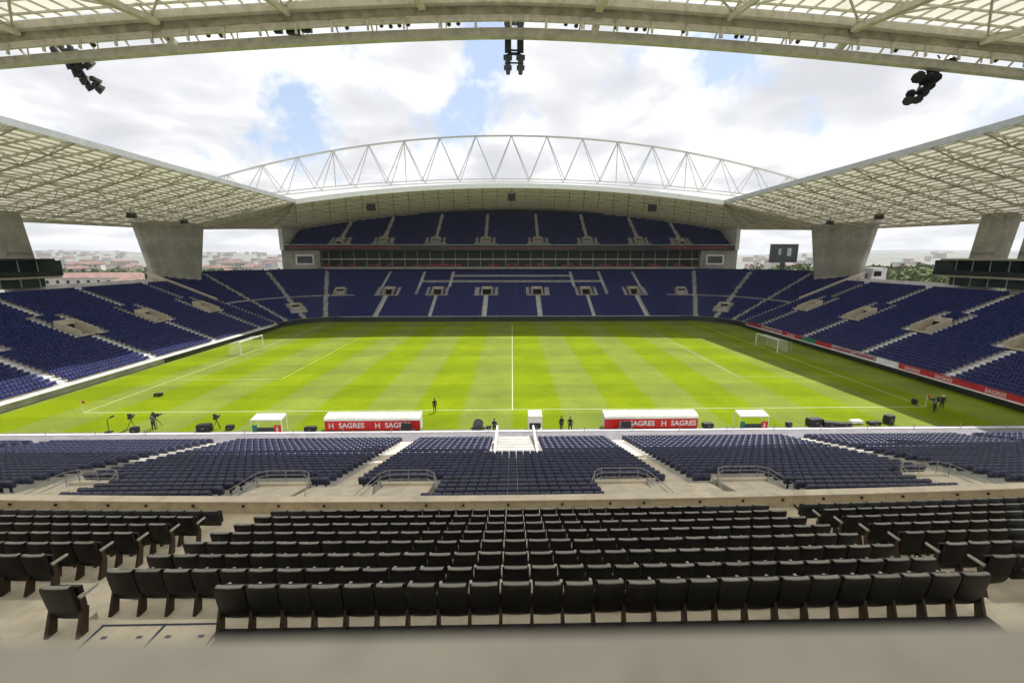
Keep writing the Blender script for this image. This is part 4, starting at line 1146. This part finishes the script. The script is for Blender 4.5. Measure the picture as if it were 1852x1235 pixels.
# ------------------------------------------------------------------ goals
for sg in (-1, 1):
    g = thing('goal', f'white football goal with net in front of the {"left" if sg < 0 else "right"} stand', 'goal', (sg*GX, PC, 0))
    for y in (-3.72, 3.72):
        k = MB(); k.tube((0, y, 0), (0, y, 2.5), .085, 8); k.build('post', M_white, g)
    k = MB(); k.tube((0, -3.8, 2.5), (0, 3.8, 2.5), .085, 8); k.build('crossbar', M_white, g)
    k = MB(); X1 = sg*2.2
    for y in frange(-3.7, 3.7, .3):
        k.bar((0, y, 2.46), (X1*.9, y, 2.25), .014); k.bar((X1*.9, y, 2.25), (X1, y, 0.02), .014)
    for t in frange(0, 1, .14):
        k.bar((X1*.9*t, -3.7, 2.46-.21*t), (X1*.9*t, 3.7, 2.46-.21*t), .014)
        k.bar((X1*(.9+.1*t), -3.7, 2.25*(1-t)+.02), (X1*(.9+.1*t), 3.7, 2.25*(1-t)+.02), .014)
        for y in (-3.7, 3.7):
            k.bar((0, y, 2.4*t+.02), (X1, y, 2.2*t+.02), .014); k.bar((X1*t, y, 0.02), (X1*t*.9, y, 2.46-.21*t), .014)
    k.build('net', M_net, g)
    k = MB()
    for y in (-3.9, 3.9): k.tube((X1*1.25, y, 0), (X1*1.1, y, 2.3), .05)
    k.build('net_stanchion', M_grey, g)

# ------------------------------------------------------------------ dugouts and shelters
def dugout(x, label, L=10.1, txts=()):
    t = thing('dugout', label, 'dugout', (x, 43.2, 0), 0, 'team dugouts by the near touchline')
    k = MB(); k.box(-L/2, L/2, -.08, 0, .12, 1.2); k.build('back_panel', M_red, t)
    k = MB(); n = 8
    pr = [(-.1, 1.22)]+[(-.1+1.3*(1-math.cos(a)), 1.22+.42*math.sin(a)) for a in frange(.15, PI/2, .2)]
    for (ya, za), (yb_, zb) in zip(pr[:-1], pr[1:]):
        k.quad((-L/2, ya, za), (L/2, ya, za), (L/2, yb_, zb), (-L/2, yb_, zb)); k.quad((-L/2, ya, za+.03), (L/2, ya, za+.03), (L/2, yb_, zb+.03), (-L/2, yb_, zb+.03))
    k.build('canopy', MATS['translucent_panel'] if False else M_can, t)
    k = MB()
    for x_ in frange(-L/2, L/2, L/9):
        for (ya, za), (yb_, zb) in zip(pr[:-1], pr[1:]): k.bar((x_, ya, za+.04), (x_, yb_, zb+.04), .06, .06)
    k.box(-L/2, L/2, pr[-1][0]-.04, pr[-1][0]+.04, pr[-1][1], pr[-1][1]+.08)
    k.box(-L/2, L/2, -.12, -.02, 1.201, 1.27)
    k.build('frame', M_white, t)
    for sx in (-1, 1):
        k = MB(); k.poly([(sx*L/2, 0, .05), (sx*L/2, 1.0, .05), (sx*L/2, 1.15, 1.6), (sx*L/2, .3, 1.45), (sx*L/2, 0, 1.2)]); k.poly([(sx*(L/2+.04), 0, .05), (sx*(L/2+.04), 1.0, .05), (sx*(L/2+.04), 1.15, 1.6), (sx*(L/2+.04), .3, 1.45), (sx*(L/2+.04), 0, 1.2)]); k.build('side_panel', M_can, t)
    k = MB(); 
    for i in range(14):
        x_ = -L/2+.5+i*(L-1)/13; k.box(x_-.24, x_+.24, .25, .7, .35, .45); k.box(x_-.24, x_+.24, .18, .25, .45, 1.1)
    k.build('bench_seat', M_dred, t)
    for tx, s_ in txts:
        text_part('SAGRES', s_, M_white, t, (tx+.3, -.10, .66), (PI/2, 0, 0))
        k = MB(); a = s_*.75
        k.box(tx-2.1, tx-2.0, -.12, -.085, .66-a*.5, .66+a*.5); k.box(tx-1.7, tx-1.6, -.12, -.085, .66-a*.5, .66+a*.5); k.box(tx-2.05, tx-1.7, -.12, -.085, .62, .71); k.build('emblem', M_white, t)
    return t
M_can = trans_mat('canopy_plastic', (0.80, 0.82, 0.78), 0.35)
dugout(-14.95, 'long red team dugout with white lettering and pale canopy, left of the halfway line', txts=((-2.5, .8), (2.4, .8)))
dugout(15.0, 'long red team dugout with white lettering and pale canopy, right of the halfway line', txts=((-1.3, .8), (3.2, .8)))
def shelter(x, label, wd=3.1, small=False):
    t = thing('shelter', label, 'shelter', (x, 42.6, 0))
    k = MB()
    zt_ = 1.55 if not small else 1.7
    for sx in (-1, 1):
        k.bar((sx*wd/2, 0, 0), (sx*wd/2, 0, zt_), .07); k.bar((sx*wd/2, 0, zt_), (sx*wd/2, 1.1, zt_+.25), .07); k.bar((sx*wd/2, 1.1, 0), (sx*wd/2, 1.1, zt_+.25), .06)
    k.bar((-wd/2, 0, zt_), (wd/2, 0, zt_), .08); k.bar((-wd/2, 1.1, zt_+.25), (wd/2, 1.1, zt_+.25), .08)
    k.build('frame', M_white, t)
    k = MB(); k.hexa([(-wd/2, -.1, zt_+.05), (wd/2, -.1, zt_+.05), (wd/2, 1.15, zt_+.3), (-wd/2, 1.15, zt_+.3), (-wd/2, -.1, zt_+.09), (wd/2, -.1, zt_+.09), (wd/2, 1.15, zt_+.34), (-wd/2, 1.15, zt_+.34)]); k.build('canopy', M_can, t)
    if small:
        k = MB(); k.box(-wd/2, wd/2, -.06, 0, 1.05, 1.6); k.build('upper_panel', M_white, t)
        k = MB(); k.box(-wd/2+.1, wd/2-.1, -.04, .3, .45, .95); k.build('bench_seat', M_black, t)
        k = MB(); k.box(-wd/2, wd/2, -.3, .4, .05, .35); k.build('base', M_aisle, t)
    else:
        k = MB(); k.box(-wd/2+.05, -wd/2+.55, -.06, 0, .05, 1.0); k.build('green_panel', M_green, t)
        k = MB(); k.box(wd/2-.75, wd/2-.05, -.06, 0, .05, 1.0); k.build('red_panel', M_red, t)
        k = MB(); k.box(wd/2-.5, wd/2-.38, -.08, -.061, .2, .85); k.box(wd/2-.62, wd/2-.26, -.08, -.061, .48, .56); k.build('emblem', M_white, t)
        k = MB(); k.box(-wd/2+.56, wd/2-.76, -.05, 0, .30, .75); k.build('glass', M_gglass, t)
        k = MB(); k.box(-wd/2+.56, wd/2-.76, -.05, .4, .05, .29); k.build('bench_seat', M_aisle, t)
    return t
shelter(-25.8, 'small white-roofed shelter with green and red panels left of the left dugout')
shelter(25.9, 'small white-roofed shelter with green and red panels right of the right dugout')
shelter(2.4, 'small white officials shelter just right of the halfway line', 1.4, True)

# ------------------------------------------------------------------ advertising boards along right stand
def yat(px): return 60.9/((px-927)/770.0)*1.0+.5
segs = [(1366, 1392, M_dred, ''), (1392, 1432, M_pinkb, ''), (1432, 1470, M_redb, 'SAGRES'), (1470, 1500, M_green, ''), (1500, 1531, M_redb, ''), (1531, 1575, M_pinkb, ''), (1575, 1622, M_pinkb, ''), (1622, 1668, M_aisle, ''), (1668, 1728, M_redb, 'SAGRES'), (1728, 1800, M_redb, 'SAGRES'), (1800, 1960, M_redb, 'SAGRES')]
desc = ['dull red', 'pinkish white', 'red lettered', 'green', 'plain red', 'pinkish grey', 'pinkish grey', 'pale grey', 'red white-lettered', 'red white-lettered', 'red white-lettered']
where = ['farthest, behind the goal', 'next to the goal', 'just past the goal', 'between two red ones', 'beyond the green one', 'farther of two', 'nearer of two', 'beside the lettered ones', 'farthest of three alike', 'middle of three alike', 'nearest, at the picture edge']
for i, (a, b, m, tx) in enumerate(segs):
    y1, y0 = yat(a), yat(b)
    t = thing('advertising_board', f'{desc[i]} advertising board by the right stand, {where[i]}', 'board', (60.75, (y0+y1)/2, 1.1), 0, 'advertising boards along the right stand')
    L = (y1-y0)-.1
    k = MB(); k.box(0, .1, -L/2, L/2, 0, .85); k.build('panel', m, t)
    k = MB()
    for y in (-L/2+.3, L/2-.3): k.bar((.1, y, .8), (.5, y, -.1), .05)
    k.build('strut', M_black, t)
    if tx:
        nrep = max(1, int(L/5.2))
        for q in range(nrep): text_part(tx, .72, M_pinkw, t, (-.015, L/2-(q+.5)*L/nrep, .40), (PI/2, 0, -PI/2))
    elif m is M_pinkb:
        k = MB(); k.box(-.012, -.002, -L/2+.4, L/2-.4, .25, .5); k.build('stripe', M_dred, t)
# low dark board run along the left stand
t = thing('advertising_board', 'long dark board with a grey top behind the left goal', 'board', (-60.9, 78, 0), 0)
k = MB(); k.box(-.1, 0, -4, 33, 0, .95); k.build('panel', M_board, t); k = MB(); k.box(-.12, .02, -4, 33, .951, 1.02); k.build('rail', M_grey, t)
t = thing('advertising_board', 'long dark board along the foot of the two-tier stand across the pitch', 'board', (0, 121.9, 0), 0)
k = MB(); k.box(-51, 51, 0, .1, 0, .95); k.build('panel', M_board, t)
k = MB()
for x in frange(-50, 50, 4): k.bar((x, .1, .8), (x, .6, 0), .05)
k.build('strut', M_black, t)

# ------------------------------------------------------------------ people (skin-modifier bodies)
def person(loc, rz, label, pose='stand', top=M_cloth, legs=M_cloth, cap=None, scale=1.0):
    J = {'pel': (0, 0, .95, .14), 'bel': (0, .01, 1.10, .125), 'che': (0, .0, 1.30, .155), 'nek': (0, .0, 1.48, .06), 'chin': (0, .02, 1.56, .075), 'hed': (0, .015, 1.66, .098), 'crn': (0, .0, 1.74, .07)}
    E = [('pel','bel'),('bel','che'),('che','nek'),('nek','chin'),('chin','hed'),('hed','crn')]
    for s, sx in (('l', -1), ('r', 1)):
        fwd = .12*sx if pose == 'walk' else .02*sx
        J['hip'+s] = (sx*.10, 0, .90, .10); J['kne'+s] = (sx*.11, .04+fwd, .50, .066); J['ank'+s] = (sx*.12, -.02+fwd*1.6, .09, .045); J['toe'+s] = (sx*.14, .16+fwd*1.6, .04, .038)
        J['sho'+s] = (sx*.19, 0, 1.42, .07)
        if pose == 'reach': J['elb'+s] = (sx*.25, .14, 1.20, .046); J['wri'+s] = (sx*.16, .38, 1.26, .034); J['han'+s] = (sx*.14, .46, 1.27, .032)
        else: J['elb'+s] = (sx*.26, -.03-fwd*.3, 1.14, .046); J['wri'+s] = (sx*.27, .06-fwd, .90, .034); J['han'+s] = (sx*.27, .08-fwd, .80, .034)
        E += [('pel','hip'+s),('hip'+s,'kne'+s),('kne'+s,'ank'+s),('ank'+s,'toe'+s),('che','sho'+s),('sho'+s,'elb'+s),('elb'+s,'wri'+s),('wri'+s,'han'+s)]
        hx, hy, hz, _ = J['han'+s]
        for q in range(5):
            key = f'f{s}{q}'; dz = (-.085, -.095, -.09, -.075, -.045)[q]
            J[key] = (hx+(.012*sx if q == 4 else 0), hy+(q-1.5)*.018+(.03 if q == 4 else 0), hz+dz, .0085); E.append(('han'+s, key))
    names = list(J); me = bpy.data.meshes.new('body'); me.from_pydata([J[n][:3] for n in names], [(names.index(a), names.index(b)) for a, b in E], [])
    o = bpy.data.objects.new('tmpb', me); COL.objects.link(o)
    sk = o.modifiers.new('s', 'SKIN'); sk.use_smooth_shade = True
    for i, n in enumerate(names): me.skin_vertices[0].data[i].radius = (J[n][3], J[n][3])
    me.skin_vertices[0].data[0].use_root = True
    sb_ = o.modifiers.new('d', 'SUBSURF'); sb_.levels = 1
    dg = bpy.context.evaluated_depsgraph_get(); dg.update()
    m2 = bpy.data.meshes.new_from_object(o.evaluated_get(dg)); bpy.data.objects.remove(o)
    m2.name = 'person'; m2.materials.clear()
    for m in (M_skin, top, legs, M_black): m2.materials.append(m)
    for p in m2.polygons:
        c = p.center; i = 0
        if c.z < .11: i = 3
        elif c.z < .98 and abs(c.x) < .215: i = 2
        elif c.z < 1.50 and not (c.z < .90 and abs(c.x) > .215) and not (pose == 'reach' and c.y > .36): i = 1
        p.material_index = i
    b = bpy.data.objects.new('person', m2); COL.objects.link(b); b.location = loc; b.rotation_euler = (0, 0, rz); b.scale = (scale,)*3
    tag(b, label, 'person')
    k = MB(); n = 10        # hair or cap shell
    for i in range(n):
        for j in range(3):
            a0_, a1_ = 2*PI*i/n, 2*PI*(i+1)/n; e0, e1 = j*PI/6, (j+1)*PI/6
            f = lambda a, e: (.108*math.cos(a)*math.cos(e), .118*math.sin(a)*math.cos(e)-.005, 1.68+.125*math.sin(e))
            k.quad(f(a0_, e0), f(a1_, e0), f(a1_, e1), f(a0_, e1))
    if cap: k.hexa([(-.07, .09, 1.675), (.07, .09, 1.675), (.05, .21, 1.665), (-.05, .21, 1.665), (-.07, .09, 1.69), (.07, .09, 1.69), (.05, .21, 1.68), (-.05, .21, 1.68)])
    k.build('cap' if cap else 'hair', cap or M_hair, b)
    k = MB(); k.hexa([(-.012, .10, 1.60), (.012, .10, 1.60), (.012, .125, 1.605), (-.012, .125, 1.605), (-.008, .10, 1.65), (.008, .10, 1.65), (.008, .105, 1.65), (-.008, .105, 1.65)]); k.build('nose', M_skin, b)
    return b
person((-9.3, 48.6, 0), .3, 'person in dark clothes standing on the near touchline, nearest the halfway line on the left', 'stand')
person((-1.9, 42.0, -.01), PI, 'person in dark clothes standing by the front wall just left of the white tunnel stairs', 'stand')
person((5.2, 42.6, 0), .4, 'person in black on the left of the pair right of the small officials shelter', 'stand')
person((6.1, 42.4, 0), -.4, 'person in dark clothes on the right of the pair right of the small officials shelter', 'walk')
person((50.6, 47.5, 0), 1.2, 'person in grey bending over kit in the shade by the right corner', 'reach', M_cloth2, M_cloth)
person((52.6, 48.6, 0), -1.0, 'person with a white cap in the shade by the right corner flag', 'stand', M_cloth, M_cloth, M_white)
person((-38.6, 43.9, 0), .2, 'person in grey working behind the camera at the left of the pitch', 'reach', M_cloth2, M_cloth)
# ------------------------------------------------------------------ kit at the near touchline
def tv_camera(loc, rz, label):
    t = thing('broadcast_camera', label, 'camera', loc, rz, 'broadcast kit along the near touchline')
    k = MB()
    for a in (PI/2, PI/2+2.1, PI/2-2.1): k.tube((0, 0, 1.05), (.5*math.cos(a), .5*math.sin(a), .02), .03, 5)
    k.tube((0, 0, .9), (0, 0, 1.2), .05); k.build('tripod', M_black, t)
    k = MB(); k.box(-.14, .14, -.3, .3, 1.2, 1.5); k.box(-.1, .1, -.42, -.301, 1.3, 1.46); k.build('body', M_black, t)
    k = MB(); k.tube((0, .3, 1.36), (0, .62, 1.36), .1, 10, .13); k.build('lens', M_lamp, t)
    k = MB(); k.box(-.16, .16, -.25, -.1, 1.56, 1.78); k.build('viewfinder', M_black, t)
    return t
tv_camera((-41.2, 44.3, 0), .3, 'black broadcast camera on a tripod, leftmost at the near touchline')
tv_camera((-38.9, 44.7, 0), -.4, 'black broadcast camera on a tripod in front of the person in grey')
tv_camera((-31.9, 44.0, 0), .1, 'black broadcast camera left of the left shelter')
tv_camera((51.2, 48.1, 0), 1.0, 'camera on a tripod in the shade beside the person in grey')
def case(loc, rz, label, w_=.9, d_=.6, h_=.5, m=M_black, screen=False):
    t = thing('monitor_desk' if screen else 'equipment_case', label, 'monitor' if screen else 'case', loc, rz, 'kit cases along the near touchline')
    k = MB(); k.box(-w_/2, w_/2, -d_/2, d_/2, .1, h_); k.box(-w_/2+.03, w_/2-.03, -d_/2+.03, d_/2-.03, h_+.01, h_+.07); k.build('body', m, t)
    k = MB()
    for sx in (-1, 1):
        for sy in (-1, 1): k.tube((sx*(w_/2-.1), sy*(d_/2-.1), 0), (sx*(w_/2-.1), sy*(d_/2-.1), .1), .05, 6)
    k.build('caster', M_lamp, t)
    k = MB(); k.box(-.12, .12, -d_/2-.03, -d_/2-.002, h_*.5, h_*.5+.05); k.build('handle', M_alu, t)
    if screen:
        k = MB(); k.box(-.55, .55, -.05, .05, h_+.15, h_+.85); k.box(-.05, .05, -.04, .04, h_+.07, h_+.15); s_ = k.build('monitor', M_black, t)
        k = MB(); k.box(-.48, .48, .051, .06, h_+.22, h_+.78); k.build('screen', M_glass, s_)
    return t
case((-33.0, 43.6, 0), .1, 'low black case left of the camera near the left shelter', 1.3, .7, .7)
case((-40.0, 43.2, 0), .2, 'black case between the two leftmost cameras', .7, .5, .6)
case((-30.5, 43.9, 0), 0, 'small black case right of the camera near the left shelter', .7, .5, .45)
case((-21.6, 43.3, 0), 0, 'black case between the left shelter and the left dugout', 1.2, .5, .45)
case((-16.6, 41.7, 0), 0, 'pale cart in front of the left dugout lettering', 1.1, .5, .35, M_grey)
case((-11.0, 41.9, 0), 0, 'black monitor desk covering the right end of the left dugout', 1.6, .7, .55, screen=True)
case((11.9, 41.9, 0), 0, 'black monitor desk covering the left end of the right dugout', 1.5, .7, .55, screen=True)
case((21.4, 43.6, 0), .1, 'black case with a pale lid between the right dugout and right shelter', 1.1, .6, .4)
case((30.4, 43.6, 0), .1, 'small black case right of the right shelter', .6, .4, .4)
case((33.4, 43.8, 0), .1, 'black case at the left end of the big kit pile on the right', 1.6, .8, .75)
case((34.9, 43.4, 0), -.2, 'black case in the middle of the big kit pile on the right', 1.5, .7, .5)
case((36.6, 43.6, 0), .05, 'flat black case at the right end of the big kit pile', 1.5, .6, .3)
case((38.4, 44.2, 0), .1, 'white flat case between the two kit piles on the right', 1.3, .6, .35, M_white)
case((40.2, 43.9, 0), .1, 'low black case at the left of the rightmost kit pile', 1.4, .6, .3)
case((42.1, 44.2, 0), .3, 'tall black case at the right end of the rightmost kit pile', .9, .7, .9)
case((50.9, 50.4, 0), 1.0, 'dark case on the shaded grass near the right goal line', .7, .5, .6)
case((-47.4, 55.5, 0), .1, 'small dark case on the grass near the left goal line', .9, .5, .35)
# round cart with a folded black cover
t = thing('cable_reel', 'grey and black cable reel cart left of the halfway line', 'cable reel', (-3.7, 43.2, 0))
k = MB(); 
for yy in (-.32, .32): k.tube((0, yy-.03, .62), (0, yy+.03, .62), .55, 18)
k.build('flange', M_cloth2, t)
k = MB(); k.tube((0, -.28, .62), (0, .28, .62), .36, 16); k.build('cable', M_lamp, t)
k = MB()
for sy in (-.42, .42): k.bar((-.75, sy, .06), (0, sy, .62), .06); k.bar((.75, sy, .06), (0, sy, .62), .06); k.bar((-.9, sy, .06), (1.3, sy, .06), .07)
k.bar((.9, -.42, .5), (1.4, -.42, .5), .3); k.build('frame', M_black, t)
# mic stand
t = thing('microphone_stand', 'thin dark microphone stand at the far left of the near touchline', 'stand', (-42.9, 43.4, 0))
k = MB(); k.tube((0, 0, 0), (.05, 0, 1.4), .035); k.tube((.05, 0, 1.4), (.55, 0, 1.75), .03); k.build('pole', M_black, t)
k = MB(); k.box(-.3, .3, -.2, .2, 0, .12); k.build('base', M_black, t); k = MB(); k.tube((.45, 0, 1.7), (.8, 0, 1.85), .09, 8); k.build('microphone', M_black, t)
# corner flags
for sx in (-1, 1):
    t = thing('corner_flag', f'thin corner flag at the near {"left" if sx < 0 else "right"} corner of the pitch', 'flag', (sx*GX, PY0, 0))
    k = MB(); k.tube((0, 0, 0), (0, 0, 1.5), .025, 6); k.build('pole', M_white, t)
    k = MB(); k.hexa([(0.03, -.005, 1.15), (.4, .02, 1.18), (.4, .03, 1.18), (.03, .005, 1.15), (.03, -.005, 1.48), (.4, .03, 1.45), (.4, .04, 1.45), (.03, .005, 1.48)]); k.build('flag', M_red, t)

# ------------------------------------------------------------------ city beyond the stands
def building(name, loc, rz, L, D, H, roofm, wallm, label, storeys=2, group=None, tall_roof=2.2):
    t = thing(name, label, 'building', loc, rz, group)
    k = MB(); k.box(-L/2, L/2, -D/2, D/2, -6, H); w_ = k.build('wall', wallm, t)
    k = MB(); e = .5
    k.hexa([(-L/2-e, -D/2-e, H), (L/2+e, -D/2-e, H), (L/2+e, D/2+e, H), (-L/2-e, D/2+e, H), (-L/2+1, -.05, H+tall_roof), (L/2-1, -.05, H+tall_roof), (L/2-1, .05, H+tall_roof), (-L/2+1, .05, H+tall_roof)])
    k.build('roof', roofm, t)
    nwin = max(2, int(L/4.0))
    for s in range(storeys):
        for i in range(nwin):
            x = -L/2+(i+.5)*L/nwin; z0_ = H-1.9-s*3.2
            k = MB(); k.box(x-.6, x+.6, -D/2-.06, -D/2-.004, z0_-.75, z0_+.75); k.build('window', M_recess, t)
    return t
building('tiled_building', (-205, 213, 0), R(8), 46, 14, 8.6, M_rooftile, M_housew, 'long cream building with red tiled roof and dark windows beyond the left stand', 2)
building('tiled_building', (-178, 205, 0), R(10), 12, 10, 6.8, M_rooftile, M_housew, 'short cream building with red tiled roof right beside the left corner column', 2)
def house_proto(i):
    L, D, H = random.uniform(9, 20), random.uniform(8, 12), random.uniform(6, 14)
    k = MB(); k.box(-L/2, L/2, -D/2, D/2, -5, H); k.cur = 1
    if i % 3 != 2: k.hexa([(-L/2-.4, -D/2-.4, H), (L/2+.4, -D/2-.4, H), (L/2+.4, D/2+.4, H), (-L/2-.4, D/2+.4, H), (-L/2+.5, -.1, H+2.4), (L/2-.5, -.1, H+2.4), (L/2-.5, .1, H+2.4), (-L/2+.5, .1, H+2.4)])
    else: k.box(-L/2-.2, L/2+.2, -D/2-.2, D/2+.2, H, H+.5)
    k.cur = 2
    for s in range(int(H/3.2)):
        for j in range(int(L/3)): x = -L/2+1.5+j*3; k.box(x-.5, x+.5, -D/2-.05, -D/2-.01, H-2.3-s*3.1, H-.9-s*3.1)
    mm = [M_housew, M_rooftile, M_recess] if i % 3 == 0 else ([M_housew2, M_rooftile, M_recess] if i % 3 == 1 else [M_housew, M_housew2, M_recess])
    return k.build('house', None, None, mats=mm)
protos = [house_proto(i) for i in range(8)]
used = [False]*8; cnt = 0
sectors = [(-1.13, -.88, 62, 'between the two left columns'), (-.72, -.545, 48, 'between broad left column and far stand'), (.53, .72, 34, 'between far stand and broad right column'), (.86, 1.04, 14, 'above trees beyond broad right column')]
for (u0, u1, nh, where_) in sectors:
    pts = []
    for i in range(nh):
        u = random.uniform(u0, u1); zc_ = 330*(2900/330.0)**(random.random()**.75)
        pts.append((zc_, u))
    pts.sort()
    for q, (zc_, u) in enumerate(pts):
        x, y = u*zc_+zc_*.02, zc_; i = cnt % 8; cnt += 1
        lab = f'{["cream tiled", "grey tiled", "flat pale"][i % 3]} house, {ordn(q+1)} nearest {where_}'
        loc = (x, y, terr_h(x, y)); rz = random.uniform(-.5, .5); sc = 1+zc_/2500.0
        if not used[i]: o = protos[i]; o.location = loc; o.rotation_euler = (0, 0, rz); used[i] = True; tag(o, lab, 'house', 'houses on the distant slopes')
        else:
            o = protos[i].copy(); COL.objects.link(o); o.location = loc; o.rotation_euler = (0, 0, rz); o['label'] = lab
        o.scale = (sc, 1, 1)
# wooded slope on the right: leaf clumps
def wood(name, x0, x1, y0, y1, n, h, label):
    k = MB()
    for i in range(n):
        x = random.uniform(x0, x1); y = random.uniform(y0, y1); hh = h*random.uniform(.55, 1.1); r_ = hh*.38
        for q in range(34):
            a = random.uniform(0, 2*PI); e = random.uniform(-.5, 1); rr = r_*random.uniform(.6, 1.15)
            c = Vector((x+rr*math.cos(a)*math.cos(e), y+rr*math.sin(a)*math.cos(e), hh*.6+rr*math.sin(e)))
            s_ = random.uniform(.5, 1.3); n1_ = Vector((random.gauss(0, 1), random.gauss(0, 1), random.gauss(0, 1)+.5)).normalized(); t1 = n1_.orthogonal().normalized()*s_; t2 = n1_.cross(t1)
            k.quad(c-t1-t2, c+t1-t2*.6, c+t1*.8+t2, c-t1*.7+t2)
    o = k.build(name, M_leaf); tag(o, label, 'trees', kind='stuff'); return o
wood('woodland', 170, 340, 185, 320, 520, 13, 'far wooded slope of green trees right of the broad right column')
wood('woodland', -420, -150, 260, 420, 300, 9, 'distant dark trees scattered among the houses beyond the left stand')

# ------------------------------------------------------------------ haze
mb = MB(); mb.box(-6800, 6800, -6800, 7000, -3, 130)
hz = mb.build('haze', None); hz.data.materials.clear()
m = bpy.data.materials.new('haze_air'); m.use_nodes = True; t = m.node_tree; t.nodes.clear()
pv = N(t, 'ShaderNodeVolumePrincipled'); pv.inputs['Color'].default_value = (.84, .88, .95, 1); pv.inputs['Density'].default_value = 0.00013; pv.inputs['Anisotropy'].default_value = 0.2
o_ = N(t, 'ShaderNodeOutputMaterial'); t.links.new(pv.outputs[0], o_.inputs['Volume']); hz.data.materials.append(m)
tag(hz, 'pale haze over the distant hills', 'haze', kind='stuff')
